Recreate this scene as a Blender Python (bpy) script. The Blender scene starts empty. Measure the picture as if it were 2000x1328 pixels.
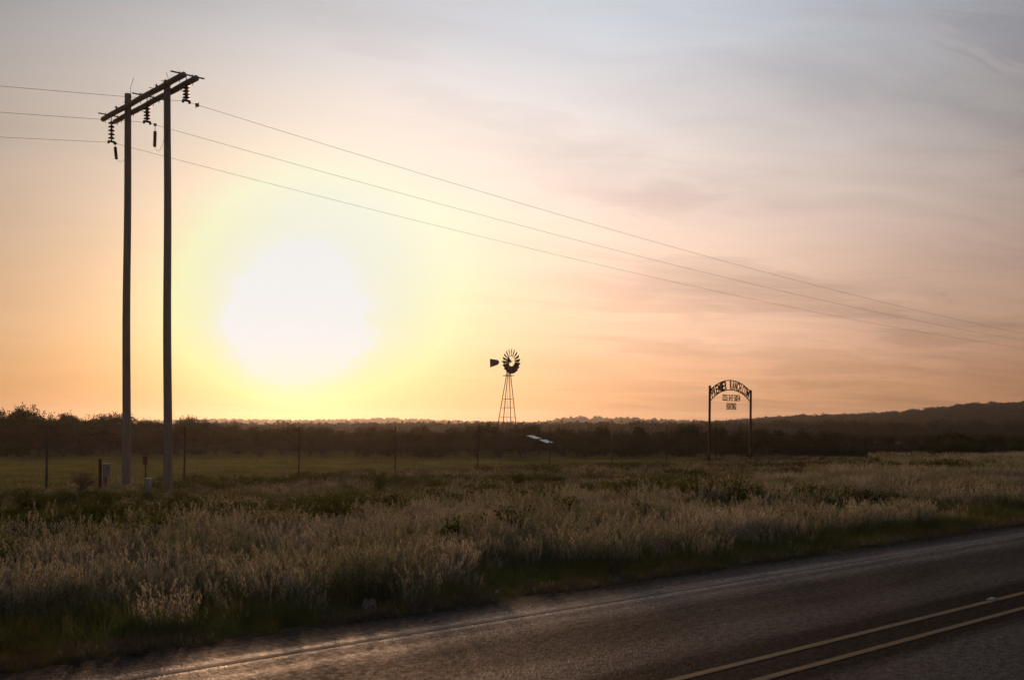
import bpy, math, random
import numpy as np
from mathutils import Vector, Matrix

random.seed(7)
rng = np.random.default_rng(7)
sc = bpy.context.scene
C = sc.collection
R = math.radians

# ------------------------------------------------------------------ camera, world, sun, exposure
F = 2100.0            # focal length in pixels of the 2000 px wide photograph
HY = 834.0            # horizon row
CZ = 2.35             # camera height above the road
cd = bpy.data.cameras.new('camera')
cam = bpy.data.objects.new('camera', cd)
C.objects.link(cam)
cam.location = (0, 0, CZ)
cam.rotation_euler = (R(90), 0, 0)
cd.sensor_width = 36.0
cd.lens = 36.0 * F / 2000.0
cd.shift_y = (HY - 664.0) / 2000.0
cd.clip_start = 0.1
cd.clip_end = 9000
cd.dof.use_dof = True
cd.dof.focus_distance = 75.0
cd.dof.aperture_fstop = 2.8
sc.camera = cam

sc.view_settings.view_transform = 'Standard'
sc.view_settings.look = 'None'
sc.view_settings.gamma = 1.0
sc.view_settings.exposure = 0.0
sc.view_settings.use_curve_mapping = False
sc.cycles.use_denoising = True
sc.cycles.max_bounces = 6
sc.cycles.diffuse_bounces = 3
sc.cycles.glossy_bounces = 2
sc.cycles.transmission_bounces = 4
sc.cycles.transparent_max_bounces = 6
sc.cycles.volume_bounces = 0

SUN = Vector(((580 - 1000) / F, 1.0, (HY - 590) / F)).normalized()
GLOW = Vector(((580 - 1000) / F, 1.0, (HY - 632) / F)).normalized()      # middle of the burnt out patch of cloud round it
SUN_EL = math.asin(SUN.z)
SUN_AZ = math.atan2(SUN.x, SUN.y)


def srgb(r, g, b):
    f = lambda c: (c / 255 / 12.92) if c / 255 <= 0.04045 else ((c / 255 + 0.055) / 1.055) ** 2.4
    return (f(r), f(g), f(b), 1.0)


class NT:
    """small helper to write node trees as expressions"""
    def __init__(s, tree):
        s.t = tree
        s.n = tree.nodes
        s.l = tree.links

    def node(s, typ, **kw):
        n = s.n.new(typ)
        for k, v in kw.items():
            setattr(n, k, v)
        return n

    def put(s, sock, v):
        if v is None:
            return
        if isinstance(v, bpy.types.NodeSocket):
            s.l.new(v, sock)
        else:
            sock.default_value = v

    def m(s, op, a, b=None, c=None, clamp=False):
        n = s.node('ShaderNodeMath', operation=op)
        n.use_clamp = clamp
        for i, v in enumerate((a, b, c)):
            s.put(n.inputs[i], v)
        return n.outputs[0]

    def vm(s, op, a, b=None, scale=None):
        n = s.node('ShaderNodeVectorMath', operation=op)
        s.put(n.inputs[0], a)
        s.put(n.inputs[1], b)
        if scale is not None:
            s.put(n.inputs['Scale'], scale)
        return n.outputs['Value'] if op in ('DOT_PRODUCT', 'LENGTH') else n.outputs[0]

    def ramp(s, fac, stops, interp='LINEAR'):
        n = s.node('ShaderNodeValToRGB')
        e = n.color_ramp.elements
        while len(e) > 1:
            e.remove(e[0])
        e[0].position, e[0].color = stops[0][0], stops[0][1]
        for p, c in stops[1:]:
            k = e.new(p)
            k.color = c
        n.color_ramp.interpolation = interp
        s.put(n.inputs[0], fac)
        return n.outputs[0]

    def mix(s, fac, a, b, mode='MIX'):
        n = s.node('ShaderNodeMix', data_type='RGBA', blend_type=mode)
        s.put(n.inputs[0], fac)
        s.put(n.inputs[6], a)
        s.put(n.inputs[7], b)
        return n.outputs[2]

    def noise(s, vec, scale, detail=4.0, rough=0.5, dist=0.0, dim='3D'):
        n = s.node('ShaderNodeTexNoise', noise_dimensions=dim)
        s.put(n.inputs['Vector'], vec)
        n.inputs['Scale'].default_value = scale
        n.inputs['Detail'].default_value = detail
        n.inputs['Roughness'].default_value = rough
        n.inputs['Distortion'].default_value = dist
        return n.outputs['Fac']

    def mapr(s, v, a, b, c=0.0, d=1.0, smooth=False):
        n = s.node('ShaderNodeMapRange')
        if smooth:
            n.interpolation_type = 'SMOOTHSTEP'
        s.put(n.inputs[0], v)
        n.inputs[1].default_value, n.inputs[2].default_value = a, b
        n.inputs[3].default_value, n.inputs[4].default_value = c, d
        return n.outputs[0]

    def comb(s, x, y, z):
        n = s.node('ShaderNodeCombineXYZ')
        s.put(n.inputs[0], x)
        s.put(n.inputs[1], y)
        s.put(n.inputs[2], z)
        return n.outputs[0]

    def sep(s, v):
        n = s.node('ShaderNodeSeparateXYZ')
        s.put(n.inputs[0], v)
        return n.outputs


def gray(v):
    return (v, v, v, 1.0)


world = bpy.data.worlds.new('World')
sc.world = world
world.use_nodes = True
w = NT(world.node_tree)
w.n.clear()
tc = w.node('ShaderNodeTexCoord')
D = w.vm('NORMALIZE', tc.outputs['Generated'])
dx, dy, dz = w.sep(D)
sky = w.node('ShaderNodeTexSky', sky_type='NISHITA')
sky.sun_disc = False
sky.sun_elevation = SUN_EL
sky.sun_rotation = SUN_AZ
sky.dust_density = 3.0
sky.air_density = 1.0
nish = w.vm('SCALE', sky.outputs[0], scale=0.010)
# thin high overcast: its colour goes with the height above the horizon
elev = w.m('DIVIDE', w.m('ARCSINE', w.m('MAXIMUM', dz, 0.0)), math.pi / 2)
dg = 1.0 / 90
veil = w.ramp(elev, [
    (0.0, srgb(232, 170, 138)), (3.5 * dg, srgb(242, 184, 154)), (7 * dg, srgb(246, 201, 178)),
    (11 * dg, srgb(240, 214, 202)), (14.5 * dg, srgb(230, 219, 216)), (20.5 * dg, srgb(209, 216, 228)),
    (34 * dg, srgb(178, 187, 204)), (1.0, srgb(122, 130, 148))])
cosA = w.vm('DOT_PRODUCT', D, tuple(GLOW))
ang = w.m('MULTIPLY', w.m('ARCCOSINE', w.m('MINIMUM', cosA, 1.0)), 180 / math.pi)


def gauss(a, width, p=2.0):
    return w.m('EXPONENT', w.m('MULTIPLY', w.m('POWER', w.m('DIVIDE', a, width), p), -1.0))


BRIGHT = Vector(((1040 - 1000) / F, 1.0, (HY - 500) / F)).normalized()     # middle of the brightest part of the veil
ang2 = w.m('MULTIPLY', w.m('ARCCOSINE', w.m('MINIMUM', w.vm('DOT_PRODUCT', D, tuple(BRIGHT)), 1.0)), 180 / math.pi)
side = w.m('ADD', w.m('MULTIPLY', gauss(ang2, 23.0), 0.82), 0.19)
# wispy cirrus, laid out on a flat layer overhead
zz = w.m('ADD', w.m('MAXIMUM', dz, 0.0), 0.10)
px = w.m('DIVIDE', dx, zz)
py = w.m('DIVIDE', dy, zz)
th = R(-17)
ca = w.m('ADD', w.m('MULTIPLY', px, math.cos(th)), w.m('MULTIPLY', py, -math.sin(th)))
cb = w.m('ADD', w.m('MULTIPLY', px, math.sin(th)), w.m('MULTIPLY', py, math.cos(th)))
warp = w.noise(w.comb(px, py, 3.0), 0.8, 3.0, 0.55)
cb2 = w.m('ADD', cb, w.m('MULTIPLY', w.m('SUBTRACT', warp, 0.5), 0.9))
n1 = w.noise(w.comb(w.m('MULTIPLY', ca, 0.42), w.m('MULTIPLY', cb2, 1.35), 1.7), 1.0, 9.0, 0.60, 0.25)
n2 = w.noise(w.comb(w.m('MULTIPLY', ca, 0.8), w.m('MULTIPLY', cb2, 4.2), 9.1), 1.0, 10.0, 0.68, 0.5)
wisp = w.m('MULTIPLY', w.mapr(n2, 0.53, 0.78, smooth=True), w.mapr(n1, 0.36, 0.62, smooth=True))
dark = w.mapr(n1, 0.50, 0.30, smooth=True)
away = w.mapr(ang, 7.0, 24.0, 0.15, 1.0, smooth=True)
body = w.mapr(n1, 0.32, 0.66, 0.80, 1.12)
body = w.mix(away, gray(1.0), w.comb(body, body, body))
col = w.mix(1.0, veil, body, 'MULTIPLY')
# greyer, cooler where the layer is thick
col = w.mix(w.m('MULTIPLY', w.m('MULTIPLY', dark, away), 0.50), col, w.mix(1.0, col, (0.84, 0.86, 0.97, 1), 'MULTIPLY'))
lowfade = w.mapr(dz, 0.015, 0.09, 0.0, 1.0, smooth=True)
col = w.mix(w.m('MULTIPLY', w.m('MULTIPLY', wisp, lowfade), 0.9), col, w.mix(0.6, col, srgb(250, 226, 206)))
# one broader sheet with a lit edge
n4 = w.noise(w.comb(w.m('MULTIPLY', ca, 0.75), w.m('MULTIPLY', w.m('ADD', cb2, w.m('MULTIPLY', n2, 0.5)), 1.25), 20.2), 1.0, 6.0, 0.55, 0.3)
mass = w.m('MULTIPLY', w.mapr(n4, 0.47, 0.57, smooth=True), away)
rim = w.m('MULTIPLY', mass, w.mapr(n4, 0.62, 0.50, smooth=True))
col = w.mix(w.m('MULTIPLY', mass, .8), col, w.mix(1.0, col, (0.78, 0.775, 0.80, 1), 'MULTIPLY'))
col = w.vm('ADD', col, w.vm('SCALE', (.14, .10, .085), scale=w.m('MULTIPLY', rim, lowfade)))
col = w.vm('SCALE', col, scale=side)
# glow of the veiled sun
g1 = w.m('MULTIPLY', gauss(ang, 5.5), w.mapr(n2, 0.3, 0.7, 0.85, 1.15))
col = w.vm('ADD', col, w.vm('SCALE', (0.15, 0.50, 0.26), scale=g1))
streaks = w.noise(w.comb(w.m('MULTIPLY', dx, 9.0), 0.0, w.m('MULTIPLY', dz, 34.0)), 1.0, 5, .55, .6)
angc = w.m('ADD', ang, w.m('MULTIPLY', w.m('SUBTRACT', streaks, .5), 3.2))
g3 = gauss(angc, 2.9, 3.0)
col = w.vm('ADD', col, w.vm('SCALE', (0.8, 0.9, 1.0), scale=g3))
col = w.vm('ADD', col, nish)
low = w.mapr(dz, 0.0, 0.085, 0.0, 1.0, smooth=True)
col = w.mix(low, w.mix(1.0, col, (.93, .86, .68, 1), 'MULTIPLY'), col)     # reddened by the long path near the horizon
capA = gauss(ang, 8.0, 4.0)
capB = gauss(angc, 4.4, 4.0)


def cap(top, a, b):
    return w.m('SUBTRACT', w.m('SUBTRACT', top, w.m('MULTIPLY', capA, a)), w.m('MULTIPLY', capB, b))


col = w.vm('MINIMUM', col, w.comb(cap(1.0, .19, .0), cap(.97, .13, .0), w.m('MULTIPLY', cap(.90, .06, .0), w.m('ADD', .62, w.m('MULTIPLY', low, .38)))))
# the same sky goes on below the horizon as dark land
ground_mask = w.mapr(dz, -0.02, -0.001, 0.0, 1.0)
col = w.mix(ground_mask, (0.03, 0.028, 0.022, 1), col)
bg = w.node('ShaderNodeBackground')
w.put(bg.inputs['Color'], col)
bg.inputs['Strength'].default_value = 1.0
wo = w.node('ShaderNodeOutputWorld')
w.l.new(bg.outputs[0], wo.inputs['Surface'])

sl = bpy.data.lights.new('sun', 'SUN')
sun = bpy.data.objects.new('sun', sl)
C.objects.link(sun)
sl.energy = 1.9
sl.angle = R(3.0)
sl.color = (1.0, 0.55, 0.30)
sun.rotation_euler = (-SUN).to_track_quat('-Z', 'Y').to_euler()

# ------------------------------------------------------------------ frame of the road: s along it, d away from the camera
Lr = np.array([2300.0, 2100.0]); Lr /= np.linalg.norm(Lr)
Nr = np.array([-Lr[1], Lr[0]])
Lf = np.array([2000.0, 2100.0]); Lf /= np.linalg.norm(Lf)      # the fence runs at a slightly different angle
Nf = np.array([-Lf[1], Lf[0]])
F0 = np.array([-0.4333 * 40.5, 40.5])


def rd(s, d, z=0.0):
    p = Lr * s + Nr * d
    return Vector((p[0], p[1], z))


def at(x, y, Y):
    return Vector(((x - 1000) / F * Y, Y, CZ + (HY - y) / F * Y))


def sstep(a, b, x):
    t = np.clip((x - a) / (b - a), 0, 1)
    return t * t * (3 - 2 * t)


_tab = np.random.default_rng(3).random((256, 256))


def vnoise(x, y):
    xi, yi = np.floor(x).astype(int), np.floor(y).astype(int)
    fx, fy = x - xi, y - yi
    fx, fy = fx * fx * (3 - 2 * fx), fy * fy * (3 - 2 * fy)
    a, b = _tab[xi % 256, yi % 256], _tab[(xi + 1) % 256, yi % 256]
    c, d = _tab[xi % 256, (yi + 1) % 256], _tab[(xi + 1) % 256, (yi + 1) % 256]
    return (a * (1 - fx) + b * fx) * (1 - fy) + (c * (1 - fx) + d * fx) * fy


def fbm(x, y, o=4):
    r, a, t = 0, 1.0, 0
    for i in range(o):
        r = r + a * vnoise(x * 2 ** i + 17.3 * i, y * 2 ** i - 9.1 * i)
        t += a
        a *= 0.5
    return r / t


HILLS = [   # crest distance, foot distance, tree height allowed for, crest line (direction, row in the photograph)
    (850., 420., 4.6, [(-3000, 834), (1180, 838), (1260, 832), (1340, 827), (1400, 823), (1450, 819), (1500, 815), (1560, 811), (1600, 810), (1660, 810),
                       (1700, 808), (1760, 802), (1820, 797), (1870, 790), (1910, 787), (2000, 786), (2150, 781), (2400, 784), (3500, 800)]),
    (1400., 1150., 5.0, [(-3000, 830), (900, 834), (1000, 829), (1050, 824), (1090, 817), (1130, 813), (1180, 812), (1240, 815), (1300, 818), (1380, 822), (1450, 827), (1700, 830), (3500, 826)]),
    (1750., 1500., 5.0, [(-3000, 812), (0, 822), (300, 818), (400, 815.5), (480, 816), (560, 818), (600, 818), (680, 816), (740, 813.5), (800, 815),
                         (850, 817.5), (900, 819), (1000, 821), (1080, 824), (1300, 828), (3500, 822)]),
]


def hill_z(X, Y, k):
    yc, yf, th_, tab = HILLS[k]
    u = np.clip(X / np.maximum(Y, 1.0) * F + 1000, -3000, 3500)
    rows = np.interp(u, [t[0] for t in tab], [t[1] for t in tab])
    top = CZ + (HY - rows) / F * yc - th_
    base = -1.0
    up = sstep(yf, yc, Y) * (1 - 0.75 * sstep(yc * 1.03, yc * 1.5, Y))
    wob = (fbm(X / 60, Y / 60) - 0.5) * 2.4 * up
    return base + np.maximum(top - base, 0) * up + wob * np.clip((top - base) / 6, 0, 1)


def zt(X, Y):
    X = np.asarray(X, float); Y = np.asarray(Y, float)
    s = X * Lr[0] + Y * Lr[1]
    d = X * Nr[0] + Y * Nr[1]
    bump = (fbm(X / 3.5 + 40, Y / 3.5 + 40, 3) - 0.5) * 0.16 + (fbm(X / 14 + 4, Y / 14, 2) - 0.5) * 0.22
    off = sstep(11.4, 16, d) + sstep(0.5, -3, d)
    z = -0.05 + bump * off
    z = z - 0.07 * sstep(11.0, 12.2, d) * (1 - sstep(14, 20, d))
    z = z - 1.3 * sstep(62, 125, s) * sstep(22, 40, d) * (1 - sstep(150, 300, s) * 0.5)
    far = sstep(105, 190, Y)
    z = z * (1 - far) + (-1.0 + (fbm(X / 50, Y / 50, 2) - 0.5) * 1.2) * far
    near_road = (1 - sstep(13, 30, np.abs(d - 6)))
    z = z * (1 - near_road * far) + (-0.06) * near_road * far
    for k in range(3):
        hz = hill_z(X, Y, k)
        w_ = sstep(HILLS[k][1] * 0.98, HILLS[k][1] * 1.06, Y)
        z = np.where(w_ > 0, np.maximum(z, hz * w_ + z * (1 - w_)), z)
    return z


def zg(x, y):
    return float(zt(np.array([x]), np.array([y]))[0])


def ground(x, Y, dz_=0.0):
    X = (x - 1000) / F * Y
    return Vector((X, Y, zg(X, Y) + dz_))


# ------------------------------------------------------------------ materials
def mat(name):
    m_ = bpy.data.materials.new(name)
    m_.use_nodes = True
    t = NT(m_.node_tree)
    t.n.clear()
    out = t.node('ShaderNodeOutputMaterial')
    return m_, t, out


def bump(t, h, strength=0.3, dist=0.01):
    n = t.node('ShaderNodeBump')
    n.inputs['Strength'].default_value = strength
    n.inputs['Distance'].default_value = dist
    t.put(n.inputs['Height'], h)
    return n.outputs[0]


def principled(t, out, col, rough=0.7, metal=0.0, normal=None, spec=0.5):
    p = t.node('ShaderNodeBsdfPrincipled')
    t.put(p.inputs['Base Color'], col)
    t.put(p.inputs['Roughness'], rough)
    t.put(p.inputs['Metallic'], metal)
    t.put(p.inputs['Specular IOR Level'], spec)
    if normal is not None:
        t.put(p.inputs['Normal'], normal)
    t.l.new(p.outputs[0], out.inputs['Surface'])
    return p


def surf(name, c1, c2, scale=(4, 4, 4), rough=0.7, metal=0.0, bs=0.3, bd=0.01, spec=0.5):
    m_, t, out = mat(name)
    co = t.node('ShaderNodeTexCoord').outputs['Object']
    mp = t.vm('MULTIPLY', co, scale)
    n = t.noise(mp, 1.0, 6, 0.6)
    n2 = t.noise(mp, 5.0, 4, 0.6)
    f = t.mapr(t.m('ADD', t.m('MULTIPLY', n, 0.65), t.m('MULTIPLY', n2, 0.35)), 0.3, 0.7)
    col = t.mix(f, (*c1, 1), (*c2, 1))
    principled(t, out, col, rough, metal, bump(t, n2, bs, bd), spec)
    return m_


M = {}
M['wood'] = surf('weathered_wood', (.19, .155, .13), (.36, .30, .25), (14, 14, .7), .85, 0, .6, .02)
M['post_wood'] = surf('treated_wood', (.045, .024, .014), (.09, .05, .03), (20, 20, 1.5), .85, 0, .5, .01)
M['metal'] = surf('dark_steel', (.045, .036, .032), (.10, .078, .064), (8, 8, 8), .6, .3, .2, .004)
M['galv'] = surf('galvanised_steel', (.045, .045, .05), (.09, .09, .10), (9, 9, 9), .5, .6, .15, .003)
M['rust'] = surf('rusty_steel', (.048, .011, .009), (.10, .028, .021), (7, 7, 7), .8, .1, .3, .004)
M['darkpost'] = surf('dark_fence_steel', (.018, .011, .009), (.042, .026, .021), (7, 7, 7), .85, 0, .2, .003)
M['porcelain'] = surf('insulator_glaze', (.035, .022, .018), (.06, .036, .028), (9, 9, 9), .35, 0, .05, .002)
M['rubber'] = surf('dark_polymer', (.02, .02, .022), (.04, .038, .04), (9, 9, 9), .6, 0, .1, .002)
M['cable'] = surf('cable_metal', (.10, .08, .08), (.17, .14, .14), (5, 5, 5), .6, .5, .1, .002)
M['boxgrey'] = surf('painted_cabinet', (.22, .22, .25), (.30, .30, .34), (5, 5, 5), .55, 0, .1, .003)
M['boxlid'] = surf('pale_lid', (.5, .5, .5), (.62, .62, .62), (6, 6, 6), .45, 0, .1, .002)
M['conduit'] = surf('grey_conduit', (.12, .12, .125), (.19, .19, .20), (9, 9, 9), .6, 0, .1, .002)
M['orange'] = surf('faded_orange_paint', (.12, .030, .015), (.17, .05, .025), (8, 8, 8), .6, 0, .1, .002)
M['labelblue'] = surf('pale_blue_sticker', (.34, .44, .55), (.42, .52, .62), (8, 8, 8), .5, 0, .05, .001)
M['paper'] = surf('dirty_paper', (.13, .115, .115), (.22, .20, .19), (9, 9, 9), .9, 0, .4, .01)
M['stone'] = surf('pale_stone', (.3, .29, .28), (.45, .44, .42), (30, 30, 30), .9, 0, .5, .01)
M['bark'] = surf('bark', (.035, .026, .020), (.075, .058, .046), (6, 6, 2), .95, 0, .6, .03)
M['twig'] = surf('bare_twigs', (.060, .042, .038), (.10, .074, .066), (5, 5, 5), .9, 0, .3, .01)


def leafmat(name, c1, c2, transl=0.45, tcol=None, nscale=0.7, rough=0.6, patch=None):
    m_, t, out = mat(name)
    co = t.node('ShaderNodeTexCoord').outputs['Object']
    oi = t.node('ShaderNodeObjectInfo')
    n = t.noise(t.vm('ADD', co, t.vm('SCALE', (13., 7., 5.), scale=oi.outputs['Random'])), nscale, 3, 0.6)
    f = t.m('ADD', t.mapr(n, 0.3, 0.7, 0.0, 0.5), t.m('MULTIPLY', oi.outputs['Random'], 0.6), clamp=True)
    col = t.mix(f, (*c1, 1), (*c2, 1))
    if patch is not None:      # drifts of another kind of growth a few metres across
        gp = t.node('ShaderNodeNewGeometry').outputs['Position']
        pn = t.noise(t.vm('MULTIPLY', gp, (1.0, 1.0, 0.0)), .33, 4, .6, .6)
        col = t.mix(t.mapr(pn, .42, .60), col, t.mix(1.0, col, (*patch, 1), 'MULTIPLY'))
    d_ = t.node('ShaderNodeBsdfDiffuse')
    t.put(d_.inputs['Color'], col)
    tr = t.node('ShaderNodeBsdfTranslucent')
    t.put(tr.inputs['Color'], t.mix(1.0, col, (*(tcol or (1.3, 1.15, .7)), 1), 'MULTIPLY'))
    mx = t.node('ShaderNodeMixShader')
    mx.inputs[0].default_value = transl
    t.l.new(d_.outputs[0], mx.inputs[1])
    t.l.new(tr.outputs[0], mx.inputs[2])
    t.l.new(mx.outputs[0], out.inputs['Surface'])
    return m_


M['leaf'] = leafmat('oak_foliage', (.018, .023, .010), (.072, .076, .034), .25)
M['leaf_dark'] = leafmat('dark_foliage', (.012, .018, .009), (.028, .038, .016), .15)
M['brush'] = leafmat('brush_foliage', (.042, .034, .028), (.075, .062, .044), .25)
M['far_leaf'] = leafmat('far_foliage', (.030, .030, .018), (.060, .056, .030), .15, None, .15)
M['straw'] = leafmat('dry_grass_stems', (.11, .118, .082), (.22, .225, .165), .45, (1.1, 1.0, .9), 2.0, patch=(.62, .80, .50))
M['seed'] = leafmat('grass_seed_heads', (.26, .255, .20), (.60, .57, .45), .50, (1.1, 1.0, .95), 3.0, patch=(.60, .64, .48))
M['blade'] = leafmat('green_grass_blades', (.085, .105, .045), (.15, .175, .080), .60, (1.15, 1.15, .75), 2.0, patch=(1.15, .85, .8))
M['pasture'] = leafmat('pasture_blades', (.135, .150, .075), (.26, .245, .145), .50, (1.2, 1.2, .6), 2.0, patch=(.62, .72, .55))
M['olive'] = leafmat('olive_grass_blades', (.065, .075, .045), (.125, .13, .080), .45, (1.1, 1.1, .8), 2.0, patch=(.7, .9, .6))
M['weed'] = leafmat('weed_leaves', (.030, .050, .014), (.085, .105, .030), .40, (1.4, 1.3, .4), 4.0)
M['deadweed'] = leafmat('dry_weed', (.085, .072, .064), (.15, .125, .11), .30, (1.1, 1.0, .9), 3.0)

# ground
gm, t, out = mat('ground_soil_and_thatch')
geo = t.node('ShaderNodeNewGeometry').outputs['Position']
n1 = t.noise(geo, 0.12, 5, .6)
n2 = t.noise(geo, 1.7, 6, .65)
n3 = t.noise(geo, 0.02, 3, .5)
gx, gy, gz = t.sep(geo)
c = t.mix(t.mapr(n1, .35, .65), (.060, .060, .026, 1), (.095, .078, .042, 1))
c = t.mix(t.mapr(n2, .35, .7), c, (.045, .036, .024, 1))
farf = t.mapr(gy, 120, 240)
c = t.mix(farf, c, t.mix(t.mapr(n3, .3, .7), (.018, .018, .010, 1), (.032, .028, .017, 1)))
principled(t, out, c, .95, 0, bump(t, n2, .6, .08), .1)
M['ground'] = gm

# asphalt, in the road's own axes (x along, y across)
am, t, out = mat('worn_chip_seal_asphalt')
co = t.node('ShaderNodeTexCoord').outputs['Object']
ax, ay, az = t.sep(co)
streak = t.noise(t.comb(t.m('MULTIPLY', ax, .22), t.m('MULTIPLY', ay, 3.2), 0.), 1.0, 6, .62)
patch = t.noise(t.comb(t.m('MULTIPLY', ax, .5), t.m('MULTIPLY', ay, 1.4), 4.), 1.0, 5, .6)
grain = t.noise(co, 55, 3, .7)
mott = t.noise(co, 11, 5, .75)
chip = t.node('ShaderNodeTexVoronoi')
t.put(chip.inputs['Vector'], co)
chip.inputs['Scale'].default_value = 38
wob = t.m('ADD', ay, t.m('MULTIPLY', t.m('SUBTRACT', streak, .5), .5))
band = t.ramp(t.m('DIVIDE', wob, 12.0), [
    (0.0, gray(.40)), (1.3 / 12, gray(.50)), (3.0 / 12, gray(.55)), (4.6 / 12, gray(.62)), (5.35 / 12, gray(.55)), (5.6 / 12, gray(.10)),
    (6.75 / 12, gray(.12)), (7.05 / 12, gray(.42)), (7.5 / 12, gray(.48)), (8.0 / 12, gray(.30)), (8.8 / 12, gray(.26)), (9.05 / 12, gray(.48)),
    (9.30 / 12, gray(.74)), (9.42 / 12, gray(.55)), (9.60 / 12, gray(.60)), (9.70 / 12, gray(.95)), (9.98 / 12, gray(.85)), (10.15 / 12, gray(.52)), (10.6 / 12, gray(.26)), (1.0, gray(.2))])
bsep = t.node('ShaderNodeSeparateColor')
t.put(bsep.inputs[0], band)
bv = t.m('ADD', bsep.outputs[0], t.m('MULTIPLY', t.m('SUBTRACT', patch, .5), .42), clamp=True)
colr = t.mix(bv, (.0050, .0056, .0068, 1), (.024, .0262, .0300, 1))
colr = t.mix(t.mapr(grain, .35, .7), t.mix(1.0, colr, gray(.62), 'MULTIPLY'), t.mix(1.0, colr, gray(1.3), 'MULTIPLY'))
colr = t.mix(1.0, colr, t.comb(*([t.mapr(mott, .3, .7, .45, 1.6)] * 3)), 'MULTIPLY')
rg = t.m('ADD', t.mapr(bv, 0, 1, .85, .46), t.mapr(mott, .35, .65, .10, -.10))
hgt = t.m('ADD', t.m('MULTIPLY', chip.outputs['Distance'], -.8), t.m('MULTIPLY', grain, .6))
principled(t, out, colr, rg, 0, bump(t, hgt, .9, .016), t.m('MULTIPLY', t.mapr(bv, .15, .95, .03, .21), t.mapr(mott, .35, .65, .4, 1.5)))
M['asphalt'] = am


def paint(name, c1, c2, wear):
    m_, t, out = mat(name)
    co = t.node('ShaderNodeTexCoord').outputs['Object']
    n = t.noise(t.vm('MULTIPLY', co, (2.5, 30, 1)), 1.0, 6, .7)
    g = t.noise(co, 60, 3, .7)
    f = t.mapr(t.m('ADD', n, t.m('MULTIPLY', g, .4)), wear - .22, wear + .12)
    col = t.mix(f, (*c1, 1), (*c2, 1))
    principled(t, out, col, .7, 0, bump(t, g, .8, .012), .3)
    return m_


M['white_paint'] = paint('worn_white_paint', (.10, .108, .13), (.025, .025, .03), .74)
M['yellow_paint'] = paint('worn_yellow_paint', (.25, .155, .030), (.040, .030, .016), .74)

# glossy photovoltaic glass
pm, t, out = mat('solar_glass')
co = t.node('ShaderNodeTexCoord').outputs['Object']
nn = t.noise(co, 3, 2, .5)
principled(t, out, t.mix(nn, (.11, .125, .14, 1), (.16, .175, .19, 1)), .25, 0, None, .9)
M['solar'] = pm


# ------------------------------------------------------------------ mesh helpers
class MB:
    def __init__(s):
        s.v, s.f, s.mi = [], [], []

    def add(s, vs, fs, mi=0):
        o = len(s.v)
        s.v.extend([tuple(p) for p in vs])
        s.f.extend([tuple(i + o for i in f) for f in fs])
        s.mi.extend([mi] * len(fs))

    def box(s, c, size, rot=None, mi=0):
        hx, hy, hz = [q / 2 for q in size]
        vs = [Vector((x, y, z)) for x in (-hx, hx) for y in (-hy, hy) for z in (-hz, hz)]
        if rot is not None:
            vs = [rot @ v for v in vs]
        vs = [v + Vector(c) for v in vs]
        s.add(vs, [(0, 1, 3, 2), (4, 6, 7, 5), (0, 4, 5, 1), (2, 3, 7, 6), (0, 2, 6, 4), (1, 5, 7, 3)], mi)

    def tube(s, pts, rad, n=8, mi=0, caps=True):
        pts = [Vector(p) for p in pts]
        if not isinstance(rad, (list, tuple)):
            rad = [rad] * len(pts)
        rings = []
        ref = None
        for i, p in enumerate(pts):
            a = pts[max(i - 1, 0)]
            b = pts[min(i + 1, len(pts) - 1)]
            d_ = (b - a).normalized()
            if ref is None:
                ref = Vector((0, 0, 1)) if abs(d_.z) < 0.9 else Vector((1, 0, 0))
            x = d_.cross(ref).normalized()
            y = d_.cross(x).normalized()
            rings.append([p + (x * math.cos(2 * math.pi * k / n) + y * math.sin(2 * math.pi * k / n)) * rad[i] for k in range(n)])
        vs = [q for r_ in rings for q in r_]
        fs = []
        for i in range(len(pts) - 1):
            for k in range(n):
                fs.append((i * n + k, i * n + (k + 1) % n, (i + 1) * n + (k + 1) % n, (i + 1) * n + k))
        if caps:
            fs.append(tuple(range(n - 1, -1, -1)))
            fs.append(tuple((len(pts) - 1) * n + k for k in range(n)))
        s.add(vs, fs, mi)

    def lathe(s, c, prof, n=12, mi=0, axis=None):
        q = Vector((0, 0, 1)).rotation_difference(Vector(axis)) if axis is not None else None
        vs = []
        for r_, z in prof:
            for k in range(n):
                v = Vector((r_ * math.cos(2 * math.pi * k / n), r_ * math.sin(2 * math.pi * k / n), z))
                if q is not None:
                    v = q @ v
                vs.append(v + Vector(c))
        fs = []
        for i in range(len(prof) - 1):
            for k in range(n):
                fs.append((i * n + k, i * n + (k + 1) % n, (i + 1) * n + (k + 1) % n, (i + 1) * n + k))
        fs.append(tuple(range(n - 1, -1, -1)))
        fs.append(tuple((len(prof) - 1) * n + k for k in range(n)))
        s.add(vs, fs, mi)

    def mesh(s, name, mats, smooth=False):
        me = bpy.data.meshes.new(name)
        me.from_pydata(s.v, [], s.f)
        if not isinstance(mats, (list, tuple)):
            mats = [mats]
        for m_ in mats:
            me.materials.append(m_)
        if len(mats) > 1:
            me.polygons.foreach_set('material_index', s.mi)
        if smooth:
            me.shade_smooth()
        me.update()
        return me


def obj(name, me, parent=None, loc=None, **props):
    o = bpy.data.objects.new(name, me)
    C.objects.link(o)
    if parent is not None:
        o.parent = parent
    if loc is not None:
        o.location = loc
    for k, v in props.items():
        o[k] = v
    return o


def thing(name, label, cat, loc=(0, 0, 0), rz=0.0, group=None):
    o = bpy.data.objects.new(name, None)
    C.objects.link(o)
    o.location = loc
    o.rotation_euler = (0, 0, rz)
    o.empty_display_size = 0.3
    o['label'] = label
    o['category'] = cat
    if group:
        o['group'] = group
    return o


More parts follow.
